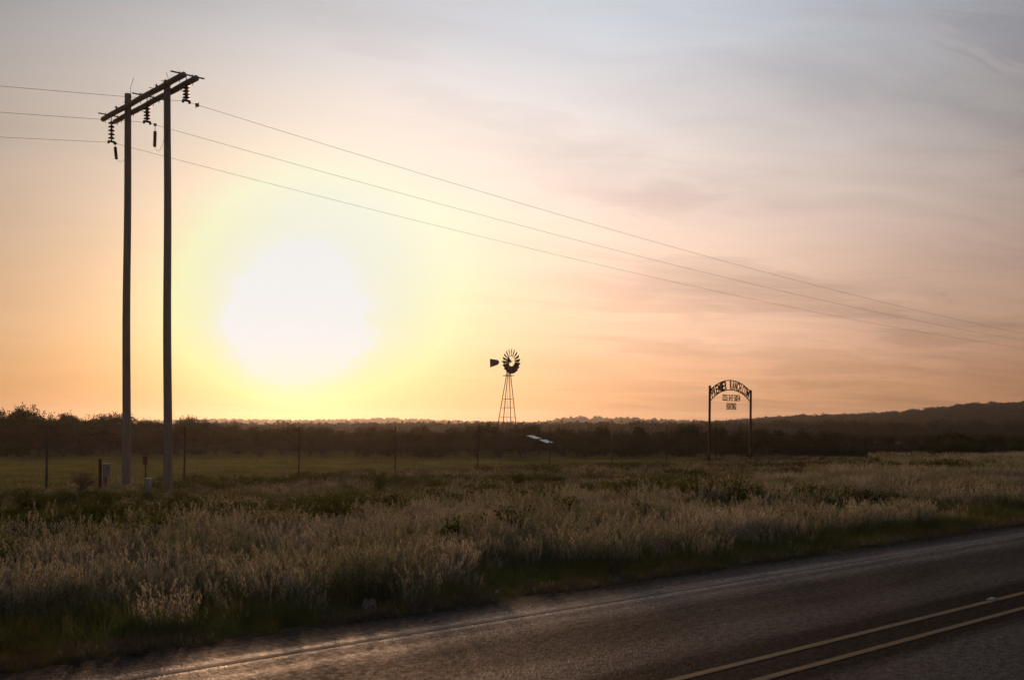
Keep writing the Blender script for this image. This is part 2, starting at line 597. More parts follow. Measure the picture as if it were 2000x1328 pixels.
def copy_thing(o, parent=None):
    c_ = o.copy()
    C.objects.link(c_)
    if parent is not None:
        c_.parent = parent
    for ch in list(o.children):
        copy_thing(ch, c_)
    return c_


def np_mesh(name, verts, faces, mats, midx=None):
    """verts (n,3); faces (m,k) with the same k"""
    me = bpy.data.meshes.new(name)
    verts = np.asarray(verts, np.float32)
    faces = np.asarray(faces, np.int32)
    k = faces.shape[1]
    me.vertices.add(len(verts))
    me.vertices.foreach_set('co', verts.ravel())
    me.loops.add(faces.size)
    me.loops.foreach_set('vertex_index', faces.ravel())
    me.polygons.add(len(faces))
    me.polygons.foreach_set('loop_start', np.arange(0, faces.size, k, dtype=np.int32))
    if not isinstance(mats, (list, tuple)):
        mats = [mats]
    for m_ in mats:
        me.materials.append(m_)
    if midx is not None:
        me.polygons.foreach_set('material_index', np.asarray(midx, np.int32))
    me.update(calc_edges=True)
    return me


def leaf_quads(cen, size, r, flat=0.0):
    """random rhombus leaves round the centres"""
    n = len(cen)
    a = r.normal(size=(n, 3))
    a /= np.linalg.norm(a, axis=1)[:, None]
    b = r.normal(size=(n, 3))
    b -= (b * a).sum(1)[:, None] * a
    b /= np.linalg.norm(b, axis=1)[:, None]
    s_ = (size * (0.6 + 0.8 * r.random(n)))[:, None]
    v = np.stack([cen - a * s_, cen - b * s_ * .55, cen + a * s_, cen + b * s_ * .55], 1).reshape(-1, 3)
    f = np.arange(4 * n).reshape(n, 4)
    return v, f


# ------------------------------------------------------------------ the land
def build_ground():
    a1 = np.arange(-45, 45.01, 0.25)
    a2 = np.arange(48, 312.1, 4.0)
    ang_ = np.radians(np.concatenate([a1, a2]))
    rad_ = np.concatenate([[0.0], 1.5 * 1.038 ** np.arange(0, 207)])
    rad_ = rad_[rad_ < 3250]
    na, nr = len(ang_), len(rad_)
    A_, R_ = np.meshgrid(ang_, rad_)
    X = (np.sin(A_) * R_).ravel()
    Y = (np.cos(A_) * R_).ravel()
    Z = zt(X, Y)
    i, j = np.meshgrid(np.arange(nr - 1), np.arange(na), indexing='ij')
    j2 = (j + 1) % na
    f = np.stack([i * na + j, i * na + j2, (i + 1) * na + j2, (i + 1) * na + j], -1).reshape(-1, 4)[:, ::-1]
    me = np_mesh('ground', np.stack([X, Y, Z], 1), f, M['ground'])
    me.shade_smooth()
    obj('ground', me, kind='structure')


build_ground()

# ------------------------------------------------------------------ road
ROAD_RZ = math.atan2(Lr[1], Lr[0])


def strip(name, d0, d1, z, m_, s0=-300, s1=900, thick=None, **props):
    mb = MB()
    ss = np.concatenate([np.arange(s0, -20, 20), np.arange(-20, 80, 1.0), np.arange(80, s1 + 1, 20)])
    r_ = np.random.default_rng(int(d0 * 100))
    j0 = (fbm(ss * .9, ss * 0 + d0, 3) - .5)
    vs = []
    edge = props.pop('ragged', 0.0)
    for k, s_ in enumerate(ss):
        vs += [(s_, d0, z), (s_, d1 + edge * j0[k], z)]
        if thick:
            vs += [(s_, d1 + edge * j0[k] + .07, z - thick), (s_, d0 - .07, z - thick)]
    fs = []
    c_ = 4 if thick else 2
    for k in range(len(ss) - 1):
        a = k * c_
        fs.append((a, a + c_, a + c_ + 1, a + 1))
        if thick:
            fs.append((a + 1, a + c_ + 1, a + c_ + 2, a + 2))
            fs.append((a + c_, a, a + 3, a + c_ + 3))
    mb.add(vs, fs)
    o = obj(name, mb.mesh(name, m_), **props)
    o.rotation_euler = (0, 0, ROAD_RZ)
    return o


strip('road', 1.25, 10.9, 0.0, M['asphalt'], thick=.09, ragged=.22, kind='structure')
strip('white_edge_line', 9.78, 9.89, 0.004, M['white_paint'], kind='structure')
strip('yellow_centre_line', 5.79, 5.89, 0.004, M['yellow_paint'], kind='structure')
strip('yellow_centre_line', 6.32, 6.42, 0.004, M['yellow_paint'], kind='structure')
strip('white_edge_line', 2.35, 2.46, 0.004, M['white_paint'], kind='structure')

# reflector between the yellow lines
p = at(1937, 1170, 2.35 * F / (1170 - HY))
t_ = thing('road_reflector', 'small pale raised reflector lying between the two yellow centre lines', 'road stud', (p.x, p.y, 0.0), ROAD_RZ)
mb = MB()
mb.add([(-.09, -.05, 0), (.09, -.05, 0), (.09, .05, 0), (-.09, .05, 0), (-.06, -.035, .018), (.06, -.035, .018), (.06, .035, .018), (-.06, .035, .018)],
       [(0, 1, 5, 4), (1, 2, 6, 5), (2, 3, 7, 6), (3, 0, 4, 7), (4, 5, 6, 7)])
obj('body', mb.mesh('stud', M['stone']), t_)
mb = MB()
mb.box((0, 0, .0205), (.09, .03, .004))
obj('reflective_strip', mb.mesh('stud_strip', M['boxlid']), t_)


# ------------------------------------------------------------------ vegetation sources
def grass_mesh(name, r, n_stem, h_stem, n_blade, h_blade, spread, mats, seedy=True, lean=0.25, wstem=.004, wblade=.007, headlen=.17, nspk=13, spk=.0088):
    """mats: stems, seed heads, blades"""
    V, Fc, MI = [], [], []

    def ribbon(base, hdir, h, wd, bend, mi, seg=2):
        side_ = Vector((-hdir.y, hdir.x, 0))
        o = len(V)
        yaw = r.random() * math.pi
        sv = Vector((math.cos(yaw), math.sin(yaw), 0)) * wd
        for k in range(seg + 1):
            q = k / seg
            c_ = base + Vector((hdir.x * bend * q * q, hdir.y * bend * q * q, h * (q - .12 * bend / max(h, .01) * q * q)))
            w_ = 1.0 - (.9 * q if mi == 2 else .35 * q)
            V.append(c_ - sv * w_)
            V.append(c_ + sv * w_)
        for k in range(seg):
            Fc.append((o + 2 * k, o + 2 * k + 1, o + 2 * k + 3, o + 2 * k + 2))
            MI.append(mi)
        return V[-1]

    wind = Vector((.6, -.3, 0))
    for i in range(n_stem):
        a = r.random() * 2 * math.pi
        q = spread * math.sqrt(r.random())
        b = Vector((math.cos(a) * q, math.sin(a) * q, -.02))
        hd = Vector((math.cos(a), math.sin(a), 0)) * .7 + wind * .6 + Vector((r.random() - .5, r.random() - .5, 0)) * .8
        h = h_stem * (.65 + .5 * r.random())
        bend = lean * h * (.5 + r.random())
        tip = ribbon(b, hd, h, wstem, bend, 0, 3)
        if seedy:
            hl = headlen * (.6 + .7 * r.random())
            for k in range(nspk):
                q = k / nspk
                qq = 1 - hl * q / h
                c_ = b + Vector((hd.x * bend * qq * qq, hd.y * bend * qq * qq, h * (qq - .12 * bend / h * qq * qq)))
                a2 = r.random() * 2 * math.pi
                rr = .012 + .022 * q * r.random()
                c_ = c_ + Vector((math.cos(a2) * rr, math.sin(a2) * rr, -.01 * r.random()))
                L_ = spk * (1.1 + r.random())
                w_ = spk * (.35 + .3 * r.random())
                sx = Vector((math.cos(a2 + 1.3), math.sin(a2 + 1.3), 0)) * w_
                o = len(V)
                V.extend([c_ + Vector((0, 0, L_)), c_ + sx, c_ - Vector((math.cos(a2) * -.01, 0, L_)), c_ - sx])
                Fc.append((o, o + 1, o + 2, o + 3))
                MI.append(1)
    for i in range(n_blade):
        a = r.random() * 2 * math.pi
        q = spread * math.sqrt(r.random())
        b = Vector((math.cos(a) * q, math.sin(a) * q, -.02))
        a3 = r.random() * 2 * math.pi
        hd = Vector((math.cos(a3), math.sin(a3), 0)) + wind * .4
        h = h_blade * (.5 + .7 * r.random())
        ribbon(b, hd, h, wblade, h * (.2 + .7 * r.random()), 2, 2)
    return np_mesh(name, np.array([tuple(v) for v in V]), np.array(Fc), mats, MI)


def weed_mesh(name, r, n, h, spread, leaf, mats, dens=34):
    """an upright leafy weed: stems that fork, leaves along them"""
    mb = MB()
    cen = []
    for i in range(n):
        a = r.random() * 2 * math.pi
        q = spread * .35 * math.sqrt(r.random())
        p0 = Vector((math.cos(a) * q, math.sin(a) * q, -.02))
        hh = h * (.6 + .5 * r.random())
        out_ = spread * (.4 + .8 * r.random())
        tip = p0 + Vector((math.cos(a) * out_, math.sin(a) * out_, hh))
        mid = p0.lerp(tip, .5) + Vector((0, 0, hh * .10))
        mb.tube([p0, mid, tip], [.006, .004, .0015], 3, 0, False)
        for k in range(dens):
            q = .25 + .78 * r.random()
            c_ = (p0.lerp(mid, q * 2) if q < .5 else mid.lerp(tip, q * 2 - 1))
            cen.append(tuple(c_ + Vector(tuple(r.normal(size=3))) * .05 * spread / .3))
    v, f = leaf_quads(np.array(cen), leaf, r)
    vv = np.array([tuple(q) for q in mb.v] + [tuple(q) for q in v])
    ff = list(mb.f) + [tuple(q + len(mb.v)) for q in f]
    return np_mesh(name, vv, np.array(ff), mats, [0] * len(mb.f) + [1] * len(f))


def source_collection(name, meshes):
    col = bpy.data.collections.new(name)
    for k, me in enumerate(meshes):
        o = bpy.data.objects.new('%s_%02d' % (name, k), me)
        col.objects.link(o)
    return col


def scatter(name, pts, rotz, scl, idx, col, tilt=None, **props):
    me = bpy.data.meshes.new(name)
    n = len(pts)
    me.vertices.add(n)
    me.vertices.foreach_set('co', np.asarray(pts, np.float32).ravel())
    rot = np.zeros((n, 3), np.float32)
    if tilt is not None:
        rot[:, :2] = tilt
    rot[:, 2] = rotz
    a = me.attributes.new('rot', 'FLOAT_VECTOR', 'POINT'); a.data.foreach_set('vector', rot.ravel())
    a = me.attributes.new('scl', 'FLOAT', 'POINT'); a.data.foreach_set('value', np.asarray(scl, np.float32))
    a = me.attributes.new('idx', 'INT', 'POINT'); a.data.foreach_set('value', np.asarray(idx, np.int32))
    o = obj(name, me, kind='stuff', **props)
    ng = bpy.data.node_groups.new(name + '_nodes', 'GeometryNodeTree')
    ng.interface.new_socket('Geometry', in_out='INPUT', socket_type='NodeSocketGeometry')
    ng.interface.new_socket('Geometry', in_out='OUTPUT', socket_type='NodeSocketGeometry')
    N = ng.nodes
    gi, go = N.new('NodeGroupInput'), N.new('NodeGroupOutput')
    m2p = N.new('GeometryNodeMeshToPoints')
    ci = N.new('GeometryNodeCollectionInfo')
    ci.inputs['Collection'].default_value = col
    ci.inputs['Separate Children'].default_value = True
    ci.inputs['Reset Children'].default_value = True
    iop = N.new('GeometryNodeInstanceOnPoints')
    iop.inputs['Pick Instance'].default_value = True

    def attr(nm, ty):
        q = N.new('GeometryNodeInputNamedAttribute')
        q.data_type = ty
        q.inputs['Name'].default_value = nm
        return q.outputs['Attribute']
    ng.links.new(gi.outputs[0], m2p.inputs['Mesh'])
    ng.links.new(m2p.outputs[0], iop.inputs['Points'])
    ng.links.new(ci.outputs[0], iop.inputs['Instance'])
    ng.links.new(attr('rot', 'FLOAT_VECTOR'), iop.inputs['Rotation'])
    ng.links.new(attr('scl', 'FLOAT'), iop.inputs['Scale'])
    ng.links.new(attr('idx', 'INT'), iop.inputs['Instance Index'])
    ng.links.new(iop.outputs[0], go.inputs[0])
    md = o.modifiers.new('scatter', 'NODES')
    md.node_group = ng
    return o


def sector_points(dens, ymin, ymax, umax=.56):
    """even random points over the wedge of land in front of the camera"""
    n = int(dens * umax * (ymax ** 2 - ymin ** 2))
    Y = np.sqrt(rng.random(n) * (ymax ** 2 - ymin ** 2) + ymin ** 2)
    X = (rng.random(n) * 2 - 1) * umax * Y
    return X, Y


rg_ = np.random.default_rng(11)
tall = [grass_mesh('tall', rg_, 17, .47, 20, .26, .22, [M['straw'], M['seed'], M['olive']]) for _ in range(5)]
tall += [grass_mesh('tallg', rg_, 7, .50, 24, .30, .22, [M['straw'], M['seed'], M['blade']]) for _ in range(3)]
green = [grass_mesh('green', rg_, 0, .34, 52, .27, .22, [M['straw'], M['seed'], M['blade']]) for _ in range(4)]
green += [grass_mesh('oliv', rg_, 4, .36, 34, .26, .22, [M['straw'], M['seed'], M['olive']]) for _ in range(2)]
weeds = [weed_mesh('weed', rg_, 12, .42, .26, .028, [M['blade'], M['weed']]) for _ in range(3)]
dead = [grass_mesh('dead', rg_, 16, .48, 22, .26, .3, [M['deadweed'], M['deadweed'], M['deadweed']], True, .3, .004, .006) for _ in range(2)]
pasture = [grass_mesh('past', rg_, 1, .26, 60, .15, .45, [M['olive'], M['olive'], M['pasture']], False, .3, .006, .012, .1, 5, .018) for _ in range(3)]
pasture += [grass_mesh('pasto', rg_, 2, .28, 54, .15, .45, [M['straw'], M['straw'], M['pasture']], True, .3, .006, .012, .1, 5, .018) for _ in range(2)]
col_v = source_collection('verge_source', tall + green + weeds + dead)     # 0-7 tall, 8-13 green, 14-16 weed, 17-18 dead
col_p = source_collection('pasture_source', pasture)


def side_of_fence(X, Y):
    return (X - F0[0]) * Nf[0] + (Y - F0[1]) * Nf[1]       # > 0 beyond the fence


def add_verge():
    X, Y = sector_points(24, 9.0, 105)
    s = X * Lr[0] + Y * Lr[1]
    d = X * Nr[0] + Y * Nr[1]
    fd = side_of_fence(X, Y)
    k = (d > 11.02) & (fd < 1.2)
    # thin with distance: a clump covers less of the picture there and the eye merges them
    keep = rng.random(len(X)) < np.clip(1.15 - Y / 130, .45, 1)
    k &= keep
    X, Y, s, d, fd = X[k], Y[k], s[k], d[k], fd[k]
    n = len(X)
    big = fbm(X / 6 + 3, Y / 6, 3)
    med = fbm(X / 1.6 + 9, Y / 1.6 + 5, 3)
    edge_end = 27.0 + (fbm(s / 7, d * 0 + 2, 3) - .5) * 9 + 10 * sstep(40, 75, s)
    p_tall = sstep(12.1, 14.3, d + (med - .5) * 3) * (1 - sstep(edge_end - 1.5, edge_end + 1.5, d))
    p_tall = p_tall * np.clip(.38 + 4.2 * (big - .46) + 2.2 * (med - .5), .06, .95)
    q = rng.random(n)
    idx = rng.integers(8, 12, n)
    idx = np.where(rng.random(n) < .25, rng.integers(12, 14, n), idx)
    idx = np.where(q < p_tall, rng.integers(0, 5, n), idx)
    idx = np.where((q < p_tall) & (rng.random(n) < .22), rng.integers(5, 8, n), idx)
    # dry brown weeds along the fence
    pf = np.exp(-(fd / 1.8) ** 2) * .6 * sstep(-8, 0, X + Y * .1)
    idx = np.where(rng.random(n) < pf, rng.integers(17, 19, n), idx)
    back = (d > edge_end) & (rng.random(n) < .55)
    idx = np.where(back, rng.choice([17, 12, 13, 13, 5, 6, 2], n), idx)
    idx = np.where((d < 13.6) & (idx == 12), 9, np.where((d < 13.6) & (idx == 13), 10, idx))
    # leafy weeds: a big patch on the left, scattered drifts elsewhere
    wx = np.exp(-(((X + 11.0) / 3.6) ** 2 + ((Y - 25.5) / 2.6) ** 2))
    drift = (fbm(X / 4.2 + 30, Y / 4.2 + 70, 3) > .615) & (d > 16)
    idx = np.where((rng.random(n) < wx * .75) | (drift & (rng.random(n) < .30)), rng.integers(14, 17, n), idx)
    scl = .60 + .75 * rng.random(n) ** 1.5
    lowedge = .50 + .50 * sstep(11.1, 13.2, d + (med - .5) * 1.6)
    scl = scl * lowedge * (.84 + .45 * med)
    istall = idx < 8
    scl = np.where(istall, scl * (1 + .12 * sstep(45, 80, s)), scl)
    scl = np.where(d > edge_end, scl * .58, scl)
    scl = np.where((d > edge_end) & istall, scl * .8, scl)
    # nothing grows over the scrap of paper
    bare = np.hypot((X + 1.945) / .42, (Y - 14.55) / .55) < 1
    scl = np.where(bare, 0.12, scl)
    pts = np.stack([X, Y, zt(X, Y)], 1)
    tl = (rng.random((n, 2)) - .5) * .16
    for nm, sel, lab in (('tall_dry_grass', istall, 'tall dry seeding grass covering the roadside verge'),
                         ('verge_grass', (idx >= 8) & (idx < 14), 'short green grass along the road edge'),
                         ('leafy_weeds', (idx >= 14) & (idx < 17), 'low leafy green weeds growing through the verge grass'),
                         ('dry_weeds', idx >= 17, 'dry brown weeds along the foot of the wire fence')):
        scatter(nm, pts[sel], rng.random(sel.sum()) * 6.283, scl[sel], idx[sel], col_v, tl[sel], label=lab, category='grass' if 'grass' in nm else 'weeds')


add_verge()


def add_edge():
    n = 5200
    s = -6 + 120 * rng.random(n) ** 1.3
    d = 10.98 + rng.normal(size=n) * .16 + .12 * fbm(s * 1.5, s * 0 + 7.0, 3)
    X, Y = s * Lr[0] + d * Nr[0], s * Lr[1] + d * Nr[1]
    k = (Y > 7) & (np.abs(X) < .6 * Y) & (d > 10.70) & (fbm(s * .8, s * 0 + 3.0, 3) > .36)
    X, Y, d = X[k], Y[k], d[k]
    n = len(X)
    z = np.where(d < 10.98, 0.0, zt(X, Y))
    scl = .14 + .30 * rng.random(n) * sstep(10.7, 11.2, d) + .05
    scatter('edge_tufts', np.stack([X, Y, z], 1), rng.random(n) * 6.28, scl, rng.choice([17, 18, 12, 9, 13], n), col_v, (rng.random((n, 2)) - .5) * .5,
            label='short dry tufts creeping over the edge of the asphalt', category='grass')


add_edge()


def add_pasture():
    X, Y = sector_points(5.0, 30, 118)
    fd = side_of_fence(X, Y)
    d = X * Nr[0] + Y * Nr[1]
    k = (fd > .6) & (d > 14)
    X, Y, fd = X[k], Y[k], fd[k]
    n = len(X)
    m_ = fbm(X / 9, Y / 3, 3)
    idx = np.where(m_ + (rng.random(n) - .5) * .25 > .60, rng.integers(3, 5, n), rng.integers(0, 3, n))
    scl = (.65 + .5 * rng.random(n)) * (.75 + .5 * m_)
    scatter('pasture_grass', np.stack([X, Y, zt(X, Y)], 1), rng.random(n) * 6.283, scl, idx, col_p, (rng.random((n, 2)) - .5) * .1,
            label='short green pasture grass beyond the wire fence', category='grass')


add_pasture()


# ------------------------------------------------------------------ trees
def tree_meshes(r, h, wd, n_leaf, leaf, lobes, sparse=0.0, bushy=False, fm='leaf'):
    """returns trunk mesh and crown mesh of an oak-like tree, height h and width wd"""
    mb = MB()
    cl = []
    base_h = h * (.06 if bushy else .22)
    for i in range(lobes):
        a = 2 * math.pi * (i + r.random() * .8) / lobes
        q = wd * .5 * (.35 + .38 * r.random()) if i else 0
        z = h * (.40 + .38 * r.random()) if i else h * .70
        if bushy:
            z = h * (.28 + .42 * r.random())
        rad = wd * (.17 + .13 * r.random())
        cl.append((Vector((math.cos(a) * q, math.sin(a) * q, z)), rad, min(rad * (.75 + .3 * r.random()), h - z)))
    fork = Vector((0.08 * h * (r.random() - .5), .08 * h * (r.random() - .5), base_h + h * .08))
    mb.tube([(0, 0, -.25), (0, 0, base_h * .5), fork], [.05 * h, .04 * h, .034 * h], 6)
    for c_, ra, rb in cl:
        mid = fork.lerp(c_, .5) + Vector((0, 0, -.05 * h)) + Vector(tuple(r.normal(size=3))) * .05 * wd
        mb.tube([fork, mid, c_], [.024 * h, .016 * h, .006 * h], 5)
        for k in range(6):
            dv = Vector(tuple(r.normal(size=3))).normalized()
            e = c_ + Vector((dv.x * ra * .95, dv.y * ra * .95, abs(dv.z) * rb * .95 - .1 * rb))
            mb.tube([mid.lerp(c_, .5), c_.lerp(e, .5) + Vector(tuple(r.normal(size=3))) * .05 * wd, e], [.008 * h, .005 * h, .0015 * h], 3, 0, False)
    tot = sum(ra * ra for _, ra, _ in cl)
    cen = []
    for c_, ra, rb in cl:
        m_ = int(n_leaf * ra * ra / tot)
        # leaves sit in small tufts spread through the lobe, more of them near its skin
        nt = max(10, m_ // 16)
        dv = r.normal(size=(nt, 3)); dv /= np.linalg.norm(dv, axis=1)[:, None]
        rr = (r.random(nt) ** .42)[:, None]
        tc_ = dv * rr * np.array([ra, ra, rb]) * (1 + .16 * r.normal(size=(nt, 1))) + np.array(c_)
        which = r.integers(0, nt, m_)
        cen.append(tc_[which] + r.normal(size=(m_, 3)) * ra * .13)
    cen = np.concatenate(cen)
    if sparse:
        cen = cen[r.random(len(cen)) > sparse]
    cen = cen[cen[:, 2] > .05 * h]
    v, f = leaf_quads(cen, leaf, r)
    return mb.mesh('trunk', M['bark']), np_mesh('crown', v, f, M[fm])


def twiggy_meshes(r, h, wd, n_leaf, leaf):
    """a grey brush shrub: many thin branches and a thin haze of small leaves"""
    mb = MB()
    cen = []

    def grow(p, dv, L_, rad, lv):
        e = p + dv * L_
        mid = p.lerp(e, .5) + Vector(tuple(r.normal(size=3))) * L_ * .08
        mb.tube([p, mid, e], [rad, rad * .8, rad * .55], 3 if lv > 1 else 5, 0, False)
        if lv >= 4:
            cen.append(tuple(e)); cen.append(tuple(mid))
            return
        for k in range(3 if lv else 6):
            nd = (dv + Vector(tuple(r.normal(size=3))) * (.55 if lv else .75)).normalized()
            nd.z = abs(nd.z) * .7 + .12
            grow(p.lerp(e, .35 + .65 * r.random()), nd.normalized(), L_ * (.62 + .25 * r.random()), rad * .55, lv + 1)
    for i in range(3):
        a = r.random() * 6.28
        grow(Vector((math.cos(a) * .1, math.sin(a) * .1, -.1)), Vector((math.cos(a) * .5, math.sin(a) * .5, 1)).normalized(), .30 * h, .018 * h, 0)
    mb_v = np.array([tuple(v) for v in mb.v])
    sx = wd / max(np.ptp(mb_v[:, 0]), .01); sz = h / mb_v[:, 2].max()
    sc3 = np.array([sx, sx, sz])
    mb.v = [tuple(v) for v in mb_v * sc3]
    cen = np.array(cen) * sc3
    cc = np.repeat(cen, max(1, n_leaf // len(cen)), 0)
    cc = cc + r.normal(size=cc.shape) * .07 * wd
    cc = cc[cc[:, 2] > .03]
    v, f = leaf_quads(cc, leaf, r)
    return mb.mesh('branches', M['twig']), np_mesh('crown', v, f, M['brush'])


rt = np.random.default_rng(21)
OAK = [tree_meshes(rt, 1.0 * 5, 5.4, 5200, .115, 9) for _ in range(4)] + [tree_meshes(rt, 5, 4.2, 3600, .11, 7, .10) for _ in range(2)]
DARK = [tree_meshes(rt, 5, 5.6, 7000, .085, 11, 0, True, 'leaf_dark') for _ in range(2)]
BUSH = [tree_meshes(rt, 5, 7.5, 4200, .10, 9, 0, True, 'leaf') for _ in range(3)]
TWIG = [twiggy_meshes(rt, 5, 6.0, 2600, .06) for _ in range(3)]

# landmarks one can find in the picture, for the labels
MARKS = [(0, 'left edge of the photo'), (91, 'first fence post'), (247, 'left utility pole'), (328, 'right utility pole'), (580, 'third fence post'), (767, 'fourth fence post'),
         (934, 'fence post left of the windmill'), (990, 'windmill tower'), (1075, 'fence post by the solar panels'), (1195, 'grey post right of the solar panels'),
         (1300, 'post left of the gate'), (1385, 'left gate post'), (1466, 'right gate post'), (1632, 'middle fence post right of the gate'), (1797, 'last visible fence post')]
ORD = ['first', 'second', 'third', 'fourth', 'fifth', 'sixth', 'seventh', 'eighth', 'ninth', 'tenth']


def rank_labels(xs, text):
    """name each by its rank to the right of the landmark left of it"""
    labs = {}
    cnt = {}
    for i in sorted(range(len(xs)), key=lambda k: xs[k]):
        mk = [m_ for m_ in MARKS if m_[0] <= xs[i]] or [MARKS[0]]
        nm = mk[-1][1]
        k = cnt.get(nm, 0)
        cnt[nm] = k + 1
        labs[i] = text(i, ORD[k], nm)
    return labs


protos = {}


def place_tree(kind, var, x, Y, h, wscale, name, label, cat, group, second='crown'):
    """first of each variant is built, the rest are copies with copied parts"""
    key = (kind, var)
    tr, cr = {'oak': OAK, 'dark': DARK, 'bush': BUSH, 'twig': TWIG}[kind][var]
    if key not in protos:
        t_ = thing(name, label, cat, group=group)
        obj('branches' if kind == 'twig' else 'trunk', tr, t_)
        obj('crown', cr, t_)
        protos[key] = t_
    else:
        t_ = copy_thing(protos[key])
        t_['label'] = label
        t_['group'] = group
        t_['category'] = cat
    g = ground(x, Y)
    t_.location = g
    t_.rotation_euler = (0, 0, random.random() * 6.28)
    s_ = h / 5.0
    t_.scale = (s_ * wscale, s_ * wscale, s_)
    return t_


def top_to_h(x, y, Y):
    return CZ + (HY - y) / F * Y - ground(x, Y).z


# crowns that stand on the skyline: (column, top row, distance, kind)
SKY = [(-60, 800, 112, 'oak'), (8, 795, 110, 'oak'), (50, 788, 108, 'oak'), (92, 803, 116, 'oak'), (128, 795, 112, 'oak'), (146, 797, 120, 'oak'), (180, 806, 118, 'oak'),
       (208, 803, 114, 'oak'), (236, 803, 116, 'oak'), (268, 816, 118, 'oak'), (292, 811, 112, 'oak'), (318, 813, 116, 'oak'), (346, 819, 120, 'oak'), (376, 809, 110, 'oak'),
       (404, 819, 118, 'oak'), (432, 822, 116, 'oak'), (456, 823, 118, 'oak'), (492, 821, 112, 'oak'), (516, 830, 118, 'oak'), (544, 826, 114, 'oak'), (573, 826, 112, 'oak'),
       (610, 827, 118, 'oak'), (632, 825, 112, 'oak'), (664, 830, 118, 'oak'), (692, 832, 114, 'oak'), (722, 831, 118, 'oak'), (756, 828, 116, 'oak'), (788, 827, 112, 'oak'),
       (822, 828, 118, 'oak'), (856, 826, 116, 'oak'), (888, 827, 112, 'oak'), (920, 826, 118, 'oak'), (952, 828, 114, 'oak'), (1014, 825, 118, 'oak'), (1040, 823, 112, 'oak'),
       (1070, 828, 116, 'oak'), (1104, 830, 118, 'oak'), (1142, 830, 114, 'oak'), (1176, 830, 118, 'oak'), (1212, 833, 112, 'oak'), (1246, 829, 116, 'oak'), (1280, 829, 118, 'oak'),
       (1322, 827, 114, 'oak'), (1356, 828, 112, 'oak'), (1398, 827, 116, 'oak'), (1440, 829, 118, 'oak'), (1484, 828, 116, 'oak'), (1526, 827, 112, 'oak'), (1572, 834, 118, 'oak'),
       (1612, 838, 114, 'oak'), (1650, 842, 118, 'oak'), (1690, 846, 114, 'oak'), (1740, 846, 118, 'oak'), (1788, 848, 116, 'oak'),
       (1832, 838, 106, 'dark'), (1862, 827, 104, 'dark'), (1906, 845, 108, 'dark'), (1948, 834, 105, 'dark'), (1990, 842, 108, 'dark'), (2050, 838, 106, 'dark')]
labs = rank_labels([q[0] for q in SKY], lambda i, o, nm: ('dark dense tree, %s right of the %s' if SKY[i][3] == 'dark' else 'skyline oak, %s right of the %s') % (o, nm))
for i, (x, y, Y, kind) in enumerate(SKY):
    h = top_to_h(x, y + (random.uniform(-5, 8) if 400 < x < 1380 else 0), Y)
    v = i % 6 if kind == 'oak' else i % 2
    wpx = 1.0 if kind == 'oak' else 1.25
    place_tree(kind, v, x, Y, h * .95, wpx * (.66 + .34 * random.random()), 'oak_tree' if kind == 'oak' else 'dark_tree', labs[i], 'tree', 'trees along the far side of the pasture')

# lower shrubs in front of them
FRONT = []
x = -40
k = 0
while x < 2040:
    yb = 83 + 6 * random.random()
    top = 852 + random.random() * 12
    if x > 1500:
        yb += 3
    kind = 'twig' if (880 < x < 1080 or random.random() < .45) else 'bush'
    if 700 < x < 820 and random.random() < .6:
        kind = 'twig'
    FRONT.append((x, top, yb, kind))
    x += 26 + random.random() * 26
FRONT = [q for q in FRONT if not (1036 < q[0] < 1070)]
FRONT += [(968, 838, 88, 'twig'), (1010, 846, 96, 'twig'), (1212, 873, 84.5, 'bush'), (1236, 876, 85.5, 'bush'), (1330, 886, 86, 'bush')]
labs = rank_labels([q[0] for q in FRONT], lambda i, o, nm: ('bare twiggy shrub, %s right of the %s' if FRONT[i][3] == 'twig' else 'low leafy shrub, %s right of the %s') % (o, nm))
for i, (x, y, Y, kind) in enumerate(FRONT):
    h = max(top_to_h(x, y, Y), .5)
    place_tree(kind, i % 3, x, Y, h, 1.25 + .3 * random.random(), 'twiggy_shrub' if kind == 'twig' else 'leafy_shrub', labs[i], 'shrub', 'shrubs at the foot of the treeline')

# the wood behind and between them, one mass
far_src = []
for _ in range(4):
    _, cr = tree_meshes(rt, 5, 5.6, 700, .26, 8, 0, True, 'far_leaf')
    far_src.append(cr)
for _ in range(3):
    _, cr = tree_meshes(rt, 5, 6.4, 260, .50, 7, 0, True, 'far_leaf')
    far_src.append(cr)
mid_src = [OAK[0][1], OAK[1][1], BUSH[0][1], BUSH[1][1], TWIG[0][1]]
col_far = source_collection('wood_source', far_src)
col_mid = source_collection('midwood_source', mid_src)


